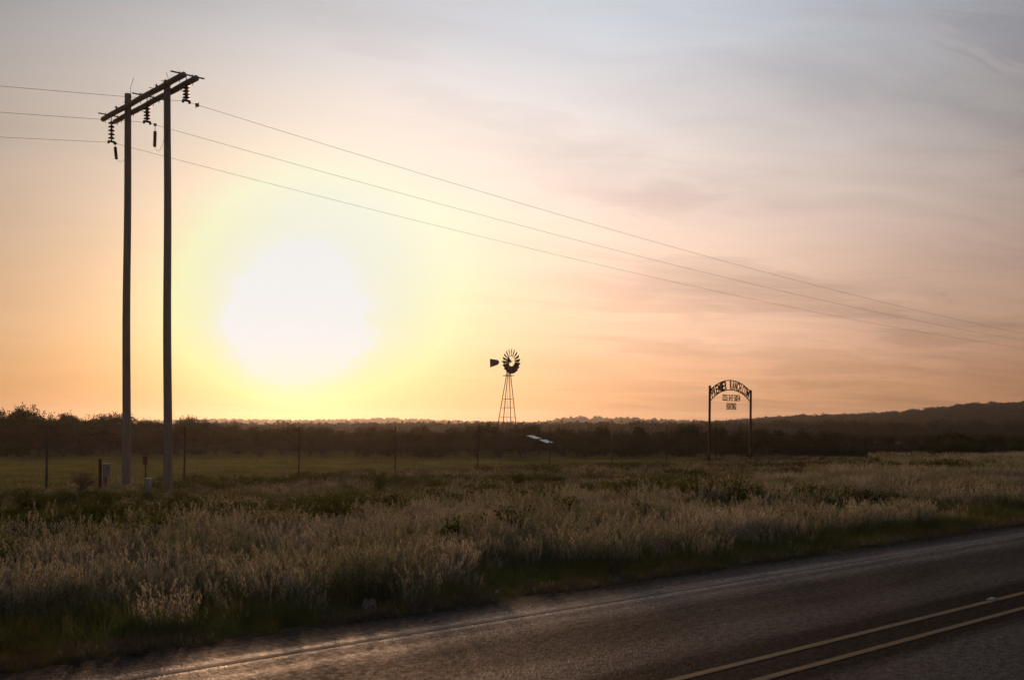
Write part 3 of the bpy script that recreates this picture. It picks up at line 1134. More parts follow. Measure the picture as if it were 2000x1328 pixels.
def add_woods():
    sky_x = np.array([q[0] for q in SKY]); sky_y = np.array([q[1] for q in SKY])
    # belt between the front shrubs and the skyline trees, kept below their tops
    n = 520
    Y = 96 + 26 * rng.random(n)
    u = (rng.random(n) * 2 - 1) * .58
    X = u * Y
    row = np.interp(u * F + 1000, sky_x, sky_y) + 12 + 12 * rng.random(n)
    z = zt(X, Y)
    h = np.clip(CZ + (HY - row) / F * Y - z, .8, 5)
    scatter('thicket', np.stack([X, Y, z], 1), rng.random(n) * 6.28, h * .9 / 5, rng.integers(0, 5, n), col_mid,
            label='dense thicket filling the treeline between oaks and shrubs', category='woodland')
    # deeper wood
    n = 5200
    Y = np.sqrt(rng.random(n) * (430 ** 2 - 122 ** 2) + 122 ** 2)
    u = (rng.random(n) * 2 - 1) * .60
    X = u * Y
    z = zt(X, Y)
    d = X * Nr[0] + Y * Nr[1]
    lim = np.interp(u * F + 1000, sky_x, sky_y) + 14 - 2.0 * rng.random(n)
    lim = np.where((u * F + 1000 > 1480) & (Y > 180), 843 + 3 * rng.random(n), lim)
    hmax = CZ + (HY - lim) / F * Y - z
    h = np.minimum(3.6 + 1.6 * rng.random(n), hmax)
    k = (h > 1.2) & (d > 24)
    scatter('distant_wood', np.stack([X, Y, z], 1)[k], rng.random(k.sum()) * 6.28, (h * .9 / 5)[k], rng.integers(0, 4, k.sum()), col_far,
            label='distant oak wood behind the treeline', category='woodland')
    # wooded hills
    P, S, I = [], [], []
    for kk, (n, y0, y1) in enumerate(((17000, 330, 900), (6000, 1150, 1450), (9000, 1500, 1800))):
        Y = y0 + (y1 - y0) * rng.random(n)
        u = (rng.random(n) * 2 - 1) * .62
        X = u * Y
        z = zt(X, Y)
        d = X * Nr[0] + Y * Nr[1]
        k = d > 24
        if kk > 0:
            k &= z > -.3
        P.append(np.stack([X, Y, z - .4], 1)[k])
        S.append((.45 + 1.0 * rng.random(n) ** 1.7)[k] * (.95, .95, .95)[kk])
        I.append((rng.integers(0, 4, n) if kk == 0 else rng.integers(4, 7, n))[k])
    S[2] = S[2] * .75
    P = np.concatenate(P); S = np.concatenate(S); I = np.concatenate(I)
    scatter('hill_woodland', P, rng.random(len(P)) * 6.28, S, I, col_far, label='scrub woodland covering the distant hills', category='woodland')


add_woods()


# ------------------------------------------------------------------ H-frame power pole
AX = Vector((Nr[0], Nr[1], 0))        # along the crossarms
LN = Vector((Lr[0], Lr[1], 0))        # along the line
YR = 39.0
PR = Vector(((327 - 1000) / F * YR, YR, 0))
ratio = (248 - 1000) / F
s_pl = (PR.x - ratio * PR.y) / (ratio * AX.y - AX.x)
PL = PR + AX * s_pl
mid = (PR + PL) / 2


def along(p0, x):
    """distance along AX from p0 at which the column x is met"""
    r_ = (x - 1000) / F
    return (p0.x - r_ * p0.y) / (r_ * AX.y - AX.x)


root = thing('power_pole', 'tall wooden double pole power structure with log crossarms and hanging insulators', 'utility pole', (mid.x, mid.y, zg(mid.x, mid.y)))
org = root.location.copy()
ARMZ = CZ + (HY - 149) / F * (PR.y - AX.y * 1.8)
for Pp, xt, yt, xb, rb, rt_ in ((PL, 250, 184, 246, .165, .122), (PR, 326.5, 158, 328, .16, .118)):
    zb = zg(Pp.x, Pp.y)
    top = at(xt, yt, Pp.y)
    base = Vector(((xb - 1000) / F * Pp.y, Pp.y, zb - .5))
    mb = MB()
    n = 18
    pts, rr = [], []
    for i in range(n + 1):
        q = i / n
        c_ = base.lerp(top, q) + Vector((.02 * math.sin(q * 9 + xb), .02 * math.sin(q * 7), 0)) * math.sin(q * math.pi)
        pts.append(c_ - org)
        rr.append(rb + (rt_ - rb) * q)
    mb.tube(pts, rr, 20)
    po = obj('pole', mb.mesh('pole', M['wood'], True), root)
    # bolts and rod
    mb = MB()
    mb.tube([top - org + Vector((.09, 0, -.05)), top - org + Vector((.10 if xt < 300 else -.02, 0, .25)), top - org + Vector((.22 if xt < 300 else -.03, 0, .62 if xt < 300 else .3))], .008, 4)
    obj('static_rod', mb.mesh('static_rod', M['cable']), root)
    zc = ARMZ
    for sz in (.0,):
        mb = MB()
        c_ = Vector((Pp.x, Pp.y, zc)) - org
        mb.tube([c_ - LN * .46, c_ + LN * .46], .013, 6)
        for e in (-.42, .42):
            mb.box(c_ + LN * e, (.09, .02, .09), Matrix.Rotation(ROAD_RZ + math.pi / 2, 3, 'Z'))
        obj('through_bolt', mb.mesh('through_bolt', M['metal']), root)
# ground wire down the right pole
mb = MB()
pts = [at(322 - .0 * k, y, PR.y - .17) - org for k, y in enumerate((250, 330, 450, 600, 750, 900, 950))]
mb.tube([at(322.5, 250, PR.y - .1) - org, at(321.5, 330, PR.y - .12) - org, at(320.6, 600, PR.y - .14) - org, at(320.5, 930, PR.y - .14) - org], .006, 4)
obj('ground_wire', mb.mesh('ground_wire', M['cable']), root)
tR = along(PR, 372)      # negative: towards the right end
tL = along(PR, 213)
LA = PR + AX * tR
LB = PR + AX * tL
ZR = CZ + (HY - 149.5) / F * LA.y
ZL = CZ + (HY - 235.5) / F * LB.y
for off in (-.245, .245):
    a = Vector((LA.x, LA.y, ZR)) + LN * off
    b = Vector((LB.x, LB.y, ZL)) + LN * off
    if off > 0:
        a = a + AX * .05
    mb = MB()
    n = 8
    mb.tube([(a.lerp(b, i / n) - org) + Vector((0, 0, .012 * math.sin(i * 2.1))) for i in range(n + 1)], [.106 - .008 * i / n for i in range(n + 1)], 16)
    obj('crossarm', mb.mesh('crossarm', M['wood'], True), root)
STR = []
a0 = Vector((LA.x, LA.y, ZR)); b0 = Vector((LB.x, LB.y, ZL))
rotL = Matrix.Rotation(ROAD_RZ, 3, 'Z')
for q, yb in ((.045, 197), (.5, 238), (.965, 277)):
    c_ = a0.lerp(b0, q)
    # strap laid over both logs
    mb = MB()
    ln = 1.25 if q < .9 else 1.15
    mb.box(c_ + Vector((0, 0, .135)) - org + LN * .05, (ln, .10, .022), rotL)
    mb.tube([c_ + LN * -.245 + Vector((0, 0, .2)) - org, c_ + LN * -.245 + Vector((0, 0, -.2)) - org], .012, 5)
    mb.tube([c_ + LN * .245 + Vector((0, 0, .2)) - org, c_ + LN * .245 + Vector((0, 0, -.2)) - org], .012, 5)
    obj('strap', mb.mesh('strap', M['metal']), root)
    zbot = CZ + (HY - yb) / F * c_.y
    ztop = c_.z + .12
    hang = c_.z - .17 if q < .9 else c_.z - .10
    seg = hang - zbot
    mb = MB()
    mb.tube([(c_.x - org.x, c_.y - org.y, ztop - org.z), (c_.x - org.x, c_.y - org.y, hang - org.z)], .014, 6)
    mb.tube([(c_.x - org.x, c_.y - org.y, hang - org.z), (c_.x - org.x, c_.y - org.y, zbot - org.z)], .030, 8)
    cc = Vector((c_.x, c_.y, zbot)) - org
    mb.box(cc, (.26, .05, .07), rotL)
    mb.box(cc + LN * .12 + Vector((0, 0, -.04)), (.06, .08, .10), rotL)
    mb.box(cc - LN * .12 + Vector((0, 0, -.04)), (.06, .08, .10), rotL)
    ins = obj('insulator_string', mb.mesh('insulator_string', M['metal']), root)
    for k in range(5):
        zz_ = hang - seg * (k + .35) / 5.4
        mb = MB()
        mb.lathe((c_.x - org.x, c_.y - org.y, zz_ - org.z), [(.045, .055), (.06, .02), (.125, -.008), (.130, -.03), (.07, -.035), (.05, -.045)], 16)
        obj('disc', mb.mesh('disc', M['porcelain'], True), ins)
    STR.append(Vector((c_.x, c_.y, zbot - .03)))
# stub bolts sticking out of the logs
for q in (.16, .3, .42, .62, .74, .9):
    c_ = a0.lerp(b0, q)
    for e in ((c_ - LN * .55 - org, c_ - LN * .2 - org), (c_ + LN * .2 - org + Vector((0, 0, -.22)), c_ + LN * .26 - org + Vector((0, 0, .05)))):
        mb = MB()
        mb.tube(list(e), .012, 5)
        obj('bolt', mb.mesh('bolt', M['metal']), root)


def wire_pt(i, t):
    """t metres along the line from the insulator; positive to the right"""
    S_ = STR[i]
    if t >= 0:
        T, sag = 190.0, (4.3, 4.0, 3.9)[i]
        u_ = t / T
        dz_ = -4 * sag * u_ * (1 - u_)
    else:
        T, sag = 130.0, (4.3, 4.2, 4.4)[i]
        u_ = -t / T
        dz_ = -4 * sag * u_ * (1 - u_)
    return S_ + LN * t + Vector((0, 0, dz_))


lab_w = ['uppermost overhead power line, hung from the right end of the crossarms', 'middle overhead power line, hung between the two poles', 'lowest overhead power line, hung from the left end of the crossarms']
for i in range(3):
    mb = MB()
    mb.tube([wire_pt(i, t) - STR[i] for t in np.concatenate([np.arange(-130, 0, 2.0), np.arange(0, 191, 2.0)])], .0062, 6)
    o = obj('power_line', mb.mesh('power_line', M['cable']), loc=STR[i], label=lab_w[i], category='cable', group='power lines on the double pole')


def wire_at_x(i, x):
    lo, hi = 0.0, 20.0
    for _ in range(40):
        m_ = (lo + hi) / 2
        p = wire_pt(i, m_)
        if p.x / p.y * F + 1000 < x:
            lo = m_
        else:
            hi = m_
    return wire_pt(i, lo)


def arrester(i, x, L_, gap, lean, lab, lead_to):
    p = wire_at_x(i, x)
    t_ = thing('line_arrester', lab, 'surge arrester', p, 0, 'surge arresters hanging from the lines')
    mb = MB()
    mb.tube([(0, 0, .02), (0, 0, -gap)], .012, 5)
    mb.box((0, 0, 0), (.10, .05, .09), rotL)
    obj('clamp', mb.mesh('clamp', M['metal']), t_)
    mb = MB()
    prof = [(.03, 0.0)]
    nsh = 9
    for k in range(nsh):
        z = -(k + .3) * L_ / nsh
        prof += [(.056, z), (.072, z - .012), (.056, z - .028)]
    prof.append((.03, -L_))
    mb.lathe((0, 0, 0), prof[::-1], 12)
    b = obj('arrester_body', mb.mesh('arrester_body', M['rubber'], True), t_, (0, 0, -gap))
    b.rotation_euler = (0, lean, 0)
    e = Vector((-math.sin(lean) * L_, 0, -gap - math.cos(lean) * L_))
    tgt = Vector(lead_to) - p
    mb = MB()
    pts = []
    for k in range(13):
        q = k / 12
        c_ = e.lerp(tgt, q)
        c_.z -= 4 * .35 * q * (1 - q) * (1 if i == 1 else .25)
        pts.append(c_)
    mb.tube(pts, .006, 4)
    obj('lead_wire', mb.mesh('lead_wire', M['cable']), t_)


arrester(1, 303, .60, .24, .03, 'black surge arrester hanging from the middle line between the poles', at(322.5, 262, PR.y - .12))
arrester(2, 225, .50, .14, -.10, 'black surge arrester hanging from the lowest line left of the poles', at(243.5, 312, PL.y - .14))
p = wire_at_x(0, 385)
t_ = thing('line_clamp', 'small dark clamp on the uppermost line just right of the crossarms', 'clamp', p)
mb = MB()
mb.box((0, 0, -.01), (.12, .06, .11), rotL)
obj('clamp_body', mb.mesh('clamp_body', M['metal']), t_)
mb = MB()
mb.tube([(0, 0, 0), (-.05, 0, -.13)], .012, 5)
mb.tube([(0, 0, 0), (.06, .02, .09)], .012, 5)
obj('clamp_bolt', mb.mesh('clamp_bolt', M['metal']), t_)

# ------------------------------------------------------------------ utility post with box, marker sign and pedestal
p = ground(196, 38.2)
t_ = thing('wooden_post', 'short square brown wooden post left of the double pole', 'post', p)
mb = MB()
ht = CZ + (HY - 895) / F * 38.2 - p.z
mb.box((0, 0, ht / 2 - .15), (.115, .115, ht + .3), Matrix.Rotation(.3, 3, 'Z'))
me = mb.mesh('wooden_post', M['post_wood'])
obj('shaft', me, t_)
for z in (ht * .53, ht * .42):
    mb = MB()
    mb.tube([(-.14, -.02, z), (.02, -.06, z)], .009, 5)
    obj('nail', mb.mesh('nail', M['metal']), t_)

cx, cy = (208 - 1000) / F * 38.25, 38.25
zt0, zt1 = CZ + (HY - 931) / F * 38.25, CZ + (HY - 906) / F * 38.25
t_ = thing('meter_box', 'grey utility box with pale lid mounted on the right side of the wooden post', 'utility box', (cx, cy, zt0))
rb_ = Matrix.Rotation(.45, 3, 'Z')
H_ = zt1 - zt0
mb = MB()
mb.box((.0, 0, H_ / 2), (.235, .17, H_), rb_)
me = mb.mesh('cabinet', M['boxgrey'])
obj('cabinet', me, t_)
mb = MB()
mb.box((-.062, -.115, H_ / 2 + .004), (.012, .02, H_ - .03), rb_)
obj('door_seam', mb.mesh('door_seam', M['rubber']), t_)
mb = MB()
mb.box((.0, 0, H_ + .012), (.275, .21, .028), rb_)
obj('lid', mb.mesh('lid', M['boxlid']), t_)
for z in (H_ * .78, H_ * .66):
    mb = MB()
    mb.box((.088, -.067, z), (.07, .02, .022), rb_)
    obj('vent', mb.mesh('vent', M['rubber']), t_)
mb = MB()
mb.tube([(.13, -.05, .16), (.15, -.06, .12), (.12, -.05, .03)], .008, 5)
obj('hasp', mb.mesh('hasp', M['boxlid']), t_)
mb = MB()
zb = zg(cx, cy) - zt0
mb.tube([(0.0, 0, 0), (.0, 0, -.12), (-.03, 0, -.30), (-.10, .0, -.48), (-.17, 0, zb - .1)], [.036, .036, .030, .028, .028], 10)
mb.box((-.07, 0, -.10), (.09, .08, .22))
obj('conduit', mb.mesh('conduit', M['conduit'], False), t_)

p = ground(284.5, 38.6)
z1 = CZ + (HY - 891) / F * 38.6 - p.z
t_ = thing('marker_sign', 'small faded orange marker sign on a thin post between the two poles', 'sign', p)
mb = MB()
mb.box((0, 0, z1 * .42), (.05, .03, z1 * .88 + .1))
obj('sign_post', mb.mesh('sign_post', M['metal']), t_)
mb = MB()
mb.box((.0, -.03, z1 - .16), (.165, .012, .31))
obj('sign_plate', mb.mesh('sign_plate', M['orange']), t_)

p = ground(290, 38.3)
z1 = CZ + (HY - 934) / F * 38.3 - p.z
t_ = thing('cable_pedestal', 'low grey cable pedestal with a pale cap beside the marker sign', 'pedestal', p)
mb = MB()
rp = Matrix.Rotation(.35, 3, 'Z')
mb.box((0, 0, z1 / 2 - .1), (.20, .17, z1 + .2 - .02), rp)
obj('housing', mb.mesh('housing', M['boxgrey']), t_)
mb = MB()
mb.box((.0, 0, z1 + .002), (.215, .185, .024), rp)
obj('cap', mb.mesh('cap', M['boxlid']), t_)
mb = MB()
mb.box((.075, -.068, z1 * .72), (.055, .01, .17), rp)
obj('sticker', mb.mesh('sticker', M['labelblue']), t_)


# ------------------------------------------------------------------ fence
def fence():
    n0, n1 = -2, 22
    sp = 5.70
    root = thing('wire_fence', 'tall wire mesh game fence on dark steel posts along the pasture', 'fence', (F0[0], F0[1], zg(*F0)))
    org = root.location.copy()
    def fp(k):
        return Vector((F0[0] + Lf[0] * sp * k, F0[1] + Lf[1] * sp * k, 0))
    pos = []
    gate_a, gate_b = 1383, 1468
    for k in range(n0, n1 + 1):
        q = fp(k)
        q.z = zg(q.x, q.y)
        pos.append(q)
        if k in (0, 6):
            pipe, rad, mt = True, (.05 if k == 0 else .045), M['galv']
        else:
            pipe, rad, mt = False, .036, M['darkpost']
        tilt = Vector((.045 + random.uniform(-.02, .02), 0, 2.42 + random.uniform(-.04, .04)))
        mb = MB()
        if pipe:
            mb.tube([q - org + Vector((0, 0, -.3)), q - org + tilt], rad, 10)
        else:   # T section
            base = q - org
            ex = Vector((Lf[0], Lf[1], 0)); ey = Vector((Nf[0], Nf[1], 0))
            prof = [(-rad, -.006), (rad, -.006), (rad, .006), (.006, .006), (.006, .034), (-.006, .034), (-.006, .006), (-rad, .006)]
            lo = [base + ex * a + ey * b + Vector((0, 0, -.3)) for a, b in prof]
            hi = [base + tilt + ex * a + ey * b for a, b in prof]
            m_ = len(prof)
            mb.add(lo + hi, [(i, (i + 1) % m_, m_ + (i + 1) % m_, m_ + i) for i in range(m_)] + [tuple(range(m_, 2 * m_))])
        o = obj('post', mb.mesh('post', mt), root)
        if pipe:
            o['label'] = 'thicker grey steel pipe post'
    # corner brace at the far end
    mb = MB()
    q = fp(10) ; q.z = zg(q.x, q.y)
    mesh = MB()
    # horizontals follow the posts, verticals every 0.3 m
    hs = [0.08, .26, .44, .62, .82, 1.02, 1.24, 1.48, 1.74, 2.0, 2.28]
    for hgt in hs:
        mesh.tube([p_ - org + Vector((.02, 0, hgt)) + Vector((Nf[0], Nf[1], 0)) * -.03 for p_ in pos], .0021 if hgt < 2.2 else .0025, 3, 0, False)
    for k in range(len(pos) - 1):
        for j in range(1, 19):
            c_ = pos[k].lerp(pos[k + 1], j / 19)
            c_ = c_ - org + Vector((Nf[0], Nf[1], 0)) * -.03
            mesh.tube([c_ + Vector((.0, 0, .06)), c_ + Vector((.04, 0, 2.28))], .0019, 3, 0, False)
    obj('wire_mesh', mesh.mesh('wire_mesh', M['galv']), root, kind='stuff')


fence()

# ------------------------------------------------------------------ ranch gate with its lettering
YA = 40.5 * 2910 / (3000 - 1386.5) - 1.0
YB = 40.5 * 2910 / (3000 - 1466.5) - 1.0
GA = Vector(((1386.5 - 1000) / F * YA, YA, 0)); GB = Vector(((1466.5 - 1000) / F * YB, YB, 0))
GD = (GB - GA).normalized(); GW = (GB - GA).length
gc = (GA + GB) / 2
gz0 = zg(gc.x, gc.y)
gate = thing('ranch_gate', 'arched metal ranch entrance with cut out lettering between two tall posts', 'gate', (gc.x, gc.y, gz0), math.atan2(GD.y, GD.x))
def zat(y, Y):
    return CZ + (HY - y) / F * Y - gz0
hw = GW / 2
for sx, yt, Yp in ((-1, 753, YA), (1, 762, YB)):
    mb = MB()
    zt_ = zat(yt, Yp)
    zb_ = zg(*(gc + GD * hw * sx).xy) - gz0
    lean = .10
    mb.tube([(sx * hw - .10, 0, zb_ - .4), (sx * hw, 0, zt_)], .078, 12)
    obj('gate_post', mb.mesh('gate_post', M['rust'], False), gate)
    mb = MB()
    mb.tube([(sx * hw - .08, -.05, zb_ + .98), (sx * hw - .62, -.25, zb_ + .46), (sx * hw - .63, -.25, zb_ - .3)], .035, 8)
    obj('brace', mb.mesh('brace', M['rust']), gate)
zu_e = (zat(761.5, YA) + zat(766.5, YB)) / 2
zl_e = (zat(783.2, YA) + zat(787.4, YB)) / 2
Ym = (YA + YB) / 2
zu_p, zl_p = zat(742.8, Ym), zat(761.3, Ym)


def arc(ze, zp):
    sg = zp - ze
    Rr = (hw * hw + sg * sg) / (2 * sg)
    return zp - Rr, Rr


cu, Ru = arc(zu_e, zu_p)
cl_, Rl = arc(zl_e, zl_p)


def arcz(x, c_, Rr):
    return c_ + math.sqrt(max(Rr * Rr - x * x, 0))


for nm, c_, Rr in (('upper_arch', cu, Ru), ('lower_arch', cl_, Rl)):
    mb = MB()
    mb.tube([(x_, 0, arcz(x_, c_, Rr)) for x_ in np.linspace(-hw + .05, hw - .05, 41)], .030, 8)
    obj('arch_rail', mb.mesh(nm, M['rust'], True), gate)

_fc = bpy.data.curves.new('glyph', 'FONT')
_fo = bpy.data.objects.new('glyph', _fc)
C.objects.link(_fo)


def glyph(ch, bold=.035):
    """vertices scaled to the unit square and faces of one character"""
    _fc.body = ch
    _fc.resolution_u = 4
    _fc.offset = bold
    _fc.extrude = 0.0
    _fc.fill_mode = 'FRONT'
    dg_ = bpy.context.evaluated_depsgraph_get()
    dg_.update()
    me = bpy.data.meshes.new_from_object(_fo.evaluated_get(dg_))
    v = np.array([tuple(q.co) for q in me.vertices])
    f = [tuple(q.vertices) for q in me.polygons]
    bpy.data.meshes.remove(me)
    lo, hi = v.min(0), v.max(0)
    sz = np.maximum(hi - lo, 1e-4)
    v = (v - lo) / np.array([sz[0], sz[1], 1])
    return v[:, :2], f


def plate_mesh(name, v2, faces, thick, m_, fn):
    """extrude a flat glyph, placing each corner with fn(u, v) -> (x, z)"""
    import collections
    pts = [fn(a, b) for a, b in v2]
    n = len(pts)
    vs = [(x_, -thick / 2, z_) for x_, z_ in pts] + [(x_, thick / 2, z_) for x_, z_ in pts]
    fs = [tuple(f) for f in faces] + [tuple(i + n for i in f[::-1]) for f in faces]
    ec = collections.Counter()
    for f in faces:
        for a, b in zip(f, f[1:] + f[:1]):
            ec[(a, b)] += 1
    for (a, b) in list(ec):
        if (b, a) not in ec:
            fs.append((b, a, a + n, b + n))
    mb = MB()
    mb.add(vs, fs)
    return mb.mesh(name, m_)


word = 'PREMIER RANCH.COM'
wid = {'M': 1.35, 'I': .5, ' ': 1.25, '.': .42, 'N': 1.1}
W = [wid.get(c_, 1.0) for c_ in word]
tot = sum(W) + .9
acc = .35
cm, thm = (cu + cl_) / 2, None
for ch, w_ in zip(word, W):
    a0_, a1_ = acc / tot, (acc + w_) / tot
    acc += w_
    if ch == ' ':
        continue
    v2, fcs = glyph(ch, .025)

    def fn(u_, v_, a0_=a0_, a1_=a1_, ch=ch):
        q = a0_ + (a1_ - a0_) * (.07 + .86 * u_)
        if ch == '.':
            v_ = v_ * .22
        tmax = math.asin((hw - .05) / ((Ru + Rl) / 2)) * .985
        th_ = -tmax + 2 * tmax * q
        # foot of the letter on the lower rail, head on the upper one
        Rm0, Rm1 = Rl + .01, Ru - .01
        lo = (math.sin(th_) * Rm0, cl_ + math.cos(th_) * Rm0)
        hi = (math.sin(th_) * Rm1, cu + math.cos(th_) * Rm1)
        return (lo[0] + (hi[0] - lo[0]) * v_, lo[1] + (hi[1] - lo[1]) * v_)
    obj('letter', plate_mesh('letter', v2, fcs, .02, M['rust'], fn), gate)


def hanging_sign(text, x0, x1, z0, z1, chains, ztop, lab, zfun):
    t_ = thing('hanging_sign', lab, 'sign', gate.location, gate.rotation_euler.z, 'cut out signs hanging in the ranch gate')
    mb = MB()
    r_ = .014
    mb.tube([(x0, 0, z0), (x1, 0, z0)], r_, 6); mb.tube([(x0, 0, z1), (x1, 0, z1)], r_, 6)
    mb.tube([(x0, 0, z0), (x0, 0, z1)], r_, 6); mb.tube([(x1, 0, z0), (x1, 0, z1)], r_, 6)
    obj('sign_frame', mb.mesh('sign_frame', M['rust']), t_)
    Wd = [.6 if c_ in '-I1' else 1.0 for c_ in text]
    tt = sum(Wd)
    acc = 0.0
    for ch, w_ in zip(text, Wd):
        a0_, a1_ = acc / tt, (acc + w_) / tt
        acc += w_
        v2, fcs = glyph(ch, .02)

        def fn(u_, v_, a0_=a0_, a1_=a1_, ch=ch):
            q = a0_ + (a1_ - a0_) * (.09 + .82 * u_)
            if ch == '-':
                v_ = .44 + .13 * v_
            return (x0 + .02 + (x1 - x0 - .04) * q, z0 + (z1 - z0) * v_)
        obj('letter', plate_mesh('sign_letter', v2, fcs, .012, M['rust'], fn), t_)
    for cx_ in chains:
        mb = MB()
        mb.tube([(cx_, 0, z1), (cx_, 0, zfun(cx_))], .007, 4)
        obj('hanger', mb.mesh('hanger', M['rust']), t_)


def gx_(x):
    """column of the photograph to distance along the gate from its middle"""
    r_ = (x - 1000) / F
    return (r_ * gc.y - gc.x) / (GD.x - r_ * GD.y)


x0, x1 = gx_(1411.5), gx_(1445.3)
zn0, zn1 = zat(782.5, Ym), zat(771.3, Ym)
hanging_sign('325-347-5134', x0, x1, zn0, zn1, (gx_(1414.5), gx_(1442.5)), 0, 'framed sign of cut out phone numbers hanging under the ranch gate arch', lambda x_: arcz(x_, cl_, Rl))
x2, x3 = gx_(1419.3), gx_(1437.6)
zm0, zm1 = zat(799.6, Ym), zat(787.6, Ym)
hanging_sign('HUNTING', x2, x3, zm0, zm1, (gx_(1421.5), gx_(1435.5)), 0, 'small framed sign reading HUNTING, hanging below the phone number sign', lambda x_: zn0)
bpy.data.objects.remove(_fo)

# ------------------------------------------------------------------ windmill
YW = 94.0
gw = ground(988, YW)
mill = thing('windmill', 'multi bladed farm windmill with tail vane on a lattice tower', 'windmill', gw, 0)
HUBZ = CZ + (HY - 706) / F * YW - gw.z
TOPZ = CZ + (HY - 726) / F * YW - gw.z
lean = Vector(((993.5 - 988) / F * YW, 0, 0))     # the tower leans a little
tw = .92
yawt = R(22)
rT = Matrix.Rotation(yawt, 3, 'Z')
cor0 = [rT @ Vector((sx * tw, sy * tw, -.2)) for sx, sy in ((-1, -1), (1, -1), (1, 1), (-1, 1))]
cor1 = [rT @ Vector((sx * .11, sy * .11, TOPZ)) + lean for sx, sy in ((-1, -1), (1, -1), (1, 1), (-1, 1))]
for a, b in zip(cor0, cor1):
    mb = MB()
    mb.tube([a, b], .038, 6)
    obj('leg', mb.mesh('leg', M['rust']), mill)
for yy, nm in ((779, 0), (796, 0), (815, 0), (838, 0), (862, 0)):
    q = (CZ + (HY - yy) / F * YW - gw.z + .2) / (TOPZ + .2)
    ring = [a.lerp(b, q) for a, b in zip(cor0, cor1)]
    mb = MB()
    for k in range(4):
        mb.tube([ring[k], ring[(k + 1) % 4]], .016, 5)
    obj('girt', mb.mesh('girt', M['rust']), mill)
qs = [(CZ + (HY - yy) / F * YW - gw.z + .2) / (TOPZ + .2) for yy in (862, 838, 815, 796, 779)]
mb = MB()
for q0, q1 in zip(qs[:-1], qs[1:]):
    for k in range(4):
        a0_, b0_ = cor0[k].lerp(cor1[k], q0), cor0[(k + 1) % 4].lerp(cor1[(k + 1) % 4], q1)
        mb.tube([a0_, b0_], .005, 3, 0, False)
obj('tie_wires', mb.mesh('tie_wires', M['rust']), mill)
mb = MB()
pz = CZ + (HY - 733.5) / F * YW - gw.z
mb.box(lean * .97 + Vector((0, 0, pz)), (.80, .80, .045), rT)
obj('platform', mb.mesh('platform', M['rust']), mill)
mb = MB()
mb.tube([Vector((0, 0, -.1)), Vector((0, 0, 1.0)), lean + Vector((0, 0, TOPZ))], .014, 6)
obj('pump_rod', mb.mesh('pump_rod', M['rust']), mill)
# gear head
yaw = R(46)
axis = Vector((math.sin(yaw), -math.cos(yaw), 0))
head = lean + Vector((0, 0, HUBZ))
sd = Vector((0, 0, 1)).cross(axis).normalized()
mb = MB()
rH = Matrix.Rotation(yaw, 3, 'Z')
mb.lathe(head + Vector((0, 0, -.52)), [(.05, 0), (.05, .4), (.13, .48), (.15, .60), (.13, .72), (.07, .82), (.02, .95)], 10)
mb.box(head + Vector((0, 0, .02)), (.17, .34, .26), rH)
mb.add([head + v for v in (axis * .16 + Vector((0, 0, .12)), sd * .08 + axis * .1, sd * -.08 + axis * .1, sd * .08 - axis * .22, sd * -.08 - axis * .22, Vector((0, 0, .36)) - axis * .05)],
       [(1, 0, 5), (2, 5, 0), (3, 1, 5), (4, 5, 2), (4, 3, 5)])
obj('gear_box', mb.mesh('gear_box', M['metal']), mill)
RW = 24.0 / F * YW
hub = head + axis * .30
wheel_mb = MB()
wheel_mb.tube([head, hub + axis * .06], .045, 10)
for rr_ in (.47, .78):
    pts = [hub + (sd * math.cos(a) + Vector((0, 0, 1)) * math.sin(a)) * RW * rr_ for a in np.linspace(0, 2 * math.pi, 37)]
    wheel_mb.tube(pts, .007, 4, 0, False)
for k in range(6):
    a = k * math.pi / 3 + .2
    wheel_mb.tube([hub, hub + (sd * math.cos(a) + Vector((0, 0, 1)) * math.sin(a)) * RW * .8], .008, 4)
wheel = obj('wheel', wheel_mb.mesh('wheel', M['rust']), mill)
for k in range(18):
    a = (k + .35) * 2 * math.pi / 18
    rad_v = (sd * math.cos(a) + Vector((0, 0, 1)) * math.sin(a))
    tan_v = (sd * -math.sin(a) + Vector((0, 0, 1)) * math.cos(a))
    pitch = R(33)
    cv = tan_v * math.cos(pitch) + axis * math.sin(pitch)
    nv = rad_v.cross(cv).normalized()
    vs, fs = [], []
    for i, rr_ in enumerate((.40, .70, 1.0)):
        half = RW * (.072 + .098 * (rr_ - .44) / .56)
        for j in (-1, -.4, .4, 1):
            camber = .025 * (1 - j * j) * RW
            vs.append(hub + rad_v * RW * rr_ + cv * half * j + nv * camber)
    for i in range(2):
        for j in range(3):
            b_ = i * 4 + j
            fs.append((b_, b_ + 1, b_ + 5, b_ + 4))
    n_ = len(vs)
    vs2 = [v + nv * .004 for v in vs]
    mb = MB()
    mb.add(vs + vs2, fs + [tuple(i + n_ for i in f[::-1]) for f in fs])
    obj('blade', mb.mesh('blade', M['galv'] if False else M['metal']), wheel)
# tail
mb = MB()
mb.tube([head - axis * .1, head - axis * 1.2 + Vector((0, 0, -.02))], .010, 6)
obj('tail_boom', mb.mesh('tail_boom', M['rust']), mill)


def vane_pt(x, y):
    """on the vertical plane through the tower head along the wheel's axis"""
    r_ = (x - 1000) / F
    hx, hy_ = gw.x + head.x, gw.y + head.y
    t__ = (hx - r_ * hy_) / (-r_ * -axis.y - -axis.x) if False else (r_ * hy_ - hx) / (-axis.x + r_ * axis.y)
    Yv = hy_ - axis.y * t__
    return Vector((hx - axis.x * t__ - gw.x, Yv - gw.y, CZ + (HY - y) / F * Yv - gw.z))


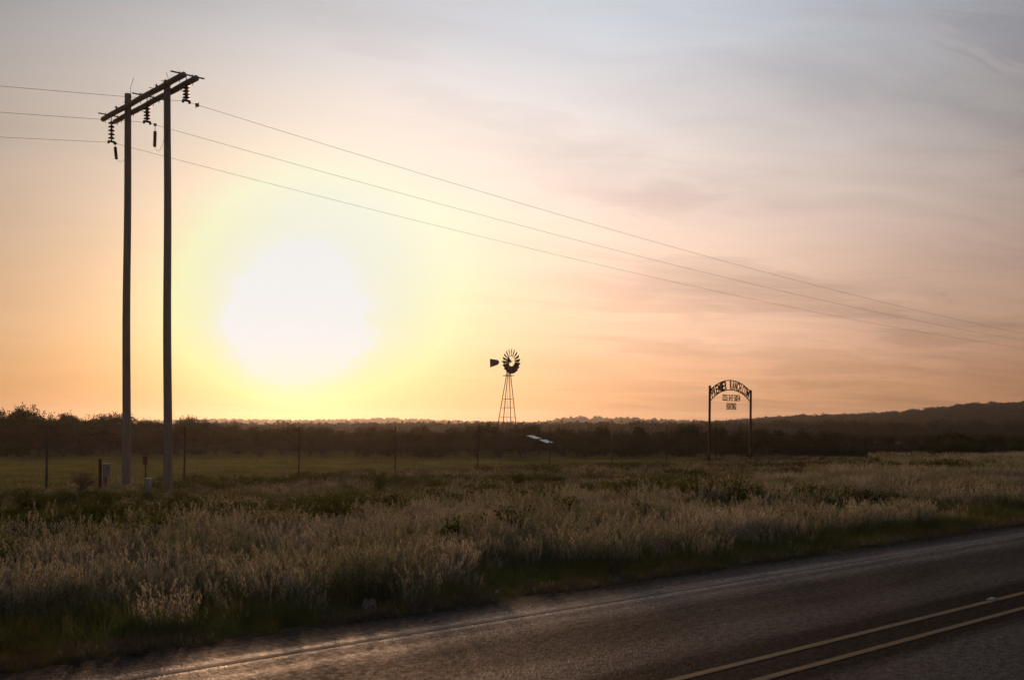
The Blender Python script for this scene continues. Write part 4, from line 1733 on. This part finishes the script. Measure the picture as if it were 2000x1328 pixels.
vp = [vane_pt(x_, y_) for x_, y_ in ((957, 700.6), (973, 703.2), (975, 707.6), (973, 712), (957.3, 717.6))]
mb = MB()
n_ = len(vp)
mb.add([v + sd * .006 for v in vp] + [v - sd * .006 for v in vp],
       [tuple(range(n_)), tuple(range(2 * n_ - 1, n_ - 1, -1))] + [(i, n_ + i, n_ + (i + 1) % n_, (i + 1) % n_) for i in range(n_)])
obj('tail_vane', mb.mesh('tail_vane', M['metal']), mill)

# ------------------------------------------------------------------ solar panels
for (pxs, lab, dy) in (([(1027.5, 850.2), (1041.5, 849.9), (1057.5, 855.9), (1044, 856.8)], 'left and higher of two pale solar panels right of the windmill', 0),
                   ([(1051, 858.2), (1066, 858.0), (1081.5, 864.2), (1067, 865.0)], 'right and lower of two pale solar panels right of the windmill', 0)):
    YS = 89.5
    dys = (0.25, .85, .05, -.50)
    cs = [at(x_, y_, YS + e) for (x_, y_), e in zip(pxs, dys)]
    c_ = sum(cs, Vector()) / 4
    g = zg(c_.x, c_.y)
    t_ = thing('solar_panel', lab, 'solar panel', (c_.x, c_.y, g), 0, 'solar panels by the windmill')
    o0 = Vector((c_.x, c_.y, g))
    nrm = (cs[1] - cs[0]).cross(cs[3] - cs[0]).normalized()
    if nrm.z < 0:
        nrm = -nrm
    mb = MB()
    vs = [v - o0 + nrm * .006 for v in cs] + [v - o0 - nrm * .03 for v in cs]
    mb.add(vs, [(3, 2, 1, 0), (4, 5, 6, 7), (0, 1, 5, 4), (1, 2, 6, 5), (2, 3, 7, 6), (3, 0, 4, 7)])
    obj('glass', mb.mesh('glass', M['solar']), t_)
    mb = MB()
    for k in range(4):
        mb.tube([cs[k] - o0 - nrm * .012, cs[(k + 1) % 4] - o0 - nrm * .012], .022, 6)
    obj('frame', mb.mesh('panel_frame', M['metal']), t_)
    mb = MB()
    foot = at(1052.5, 880, YS) if lab[0] == 'l' else at(1070, 880, YS)
    topc = cs[3].lerp(cs[2], .55) if lab[0] == 'l' else cs[0].lerp(cs[3], .5)
    if lab[0] == 'l':
        mb.tube([Vector((foot.x, foot.y, g - .3)) - o0, Vector((foot.x, foot.y, topc.z - .12)) - o0, c_ - o0 - nrm * .05], .05, 8)
    else:
        foot = at(1074, 880, YS + .3)
        mb.tube([Vector((foot.x, foot.y, g - .3)) - o0, Vector((foot.x, foot.y, c_.z - .2)) - o0, c_ - o0 - nrm * .05], .025, 8)
    obj('support_post', mb.mesh('support_post', M['rust']), t_)

# ------------------------------------------------------------------ litter and single plants in the verge
Yp = 2.35 * F / (1170 - HY) * .975
p = ground(722, Yp)
r9 = random.Random(4)
mb = MB()
nx, ny = 7, 6
vs = []
for i in range(nx):
    for j in range(ny):
        a, b = i / (nx - 1) - .5, j / (ny - 1) - .5
        vs.append((a * .17 * (1 - .3 * b), b * .06 + r9.uniform(-.008, .008), .02 + (b + .5) * .085 + .02 * math.sin(a * 9) + r9.uniform(-.007, .007)))
fs = [(i * ny + j, (i + 1) * ny + j, (i + 1) * ny + j + 1, i * ny + j + 1) for i in range(nx - 1) for j in range(ny - 1)]
n_ = len(vs)
vs += [(x_, y_ + .004, z_ - .002) for x_, y_, z_ in vs]
fs += [tuple(i + n_ for i in f[::-1]) for f in fs]
mb.add(vs, fs)
obj('paper_scrap', mb.mesh('paper_scrap', M['paper']), loc=(p.x, p.y, max(p.z, -.12) + .06), label='crumpled pale scrap of paper lying at the grassy edge of the road', category='litter')

for x_, y_, sz, lab in ((971, 1148, .035, 'small white pebble on the road edge right of the paper scrap'), (116, 1262, .03, 'tiny pale stone on the road edge at lower left')):
    Yp = 2.35 * F / (y_ - HY)
    X_ = (x_ - 1000) / F * Yp
    mb = MB()
    mb.lathe((0, 0, 0), [(sz * .5, -.2 * sz), (sz, .2 * sz), (sz * .95, .6 * sz), (sz * .4, sz)], 7)
    obj('pebble', mb.mesh('pebble', M['stone']), loc=(X_, Yp, zg(X_, Yp) + .03), label=lab, category='stone')

# a strip of pale reflective edging lying at the road edge, lower left
pa, pb = at(-60, 1291, 2.35 * F / (1291 - HY)), at(68, 1275, 2.35 * F / (1275 - HY))

WEEDS = [(60, 1003, 'left of the leafy patch under the first fence post'), (205, 988, 'below the utility box post'), (352, 1012, 'below and right of the double pole'),
         (455, 1014, 'in the tan grass below the glow'), (540, 1018, 'third from left among those in tan grass'), (285, 1065, 'nearest the road at left'),
         (660, 1020, 'with long upright leaves, middle left of verge'), (972, 975, 'dark and upright, below the windmill'), (1104, 1004, 'below the solar panels'),
         (1212, 972, 'spreading wide, below the grey fence post'), (1262, 1012, 'in the hollow right of the middle'), (1000, 1040, 'closest to the road near the middle'),
         (1345, 970, 'below and left of the gate'), (1540, 945, 'below and right of the gate'), (740, 950, 'low, beside the fourth fence post'), (1010, 940, 'along the fence near the windmill')]
rw = np.random.default_rng(5)
bushes = []
for v in range(3):
    mb = MB()
    cen = []
    for i in range(16):
        a = rw.random() * 6.28
        tip = Vector((math.cos(a) * .34 * rw.random(), math.sin(a) * .34 * rw.random(), .42 + .24 * rw.random()))
        mb.tube([(0, 0, -.03), tip * .5 + Vector((0, 0, .03)), tip], [.009, .006, .002], 4, 0, False)
        for k in range(44):
            q = .2 + .8 * rw.random()
            cen.append(np.array(tip) * q + rw.normal(size=3) * .045)
    v_, f_ = leaf_quads(np.array(cen), .030, rw)
    bushes.append((mb.mesh('stems', M['blade']), np_mesh('leaves', v_, f_, M['weed'])))
wproto = {}
for i, (x_, y_, lab) in enumerate(WEEDS):
    Yp = 2.35 * F / (y_ + 12 - HY)
    g = ground(x_, Yp)
    v = i % 3
    L_ = 'leafy green weed bush ' + lab
    if v not in wproto:
        t_ = thing('weed_bush', L_, 'weed', g, 0, 'leafy weed bushes in the verge')
        obj('stems', bushes[v][0], t_)
        obj('leaves', bushes[v][1], t_)
        wproto[v] = t_
    else:
        t_ = copy_thing(wproto[v])
        t_['label'] = L_
    t_.location = g
    t_.rotation_euler = (0, 0, random.random() * 6.28)
    s_ = random.uniform(.9, 1.25)
    t_.scale = (s_ * 1.2, s_ * 1.2, s_)

# bare little shrub left of the box
tr, cr = TWIG[1]
g = ground(150, 38.0)
t_ = thing('bare_shrub', 'thin leafless shrub standing between first fence post and utility box', 'shrub', g)
obj('branches', tr, t_)
t_.scale = (.2, .2, .19)

# ------------------------------------------------------------------ air
hz = MB()
hz.box((0, 0, 21), (6700, 6700, 52))
hm, t, out = mat('haze_air')
pv = t.node('ShaderNodeVolumePrincipled')
pv.inputs['Color'].default_value = (.95, .90, .86, 1)
pv.inputs['Density'].default_value = 0.00013
pv.inputs['Anisotropy'].default_value = 0.72
t.l.new(pv.outputs[0], out.inputs['Volume'])
hme = hz.mesh('haze', hm)
o = obj('haze', hme, kind='stuff')
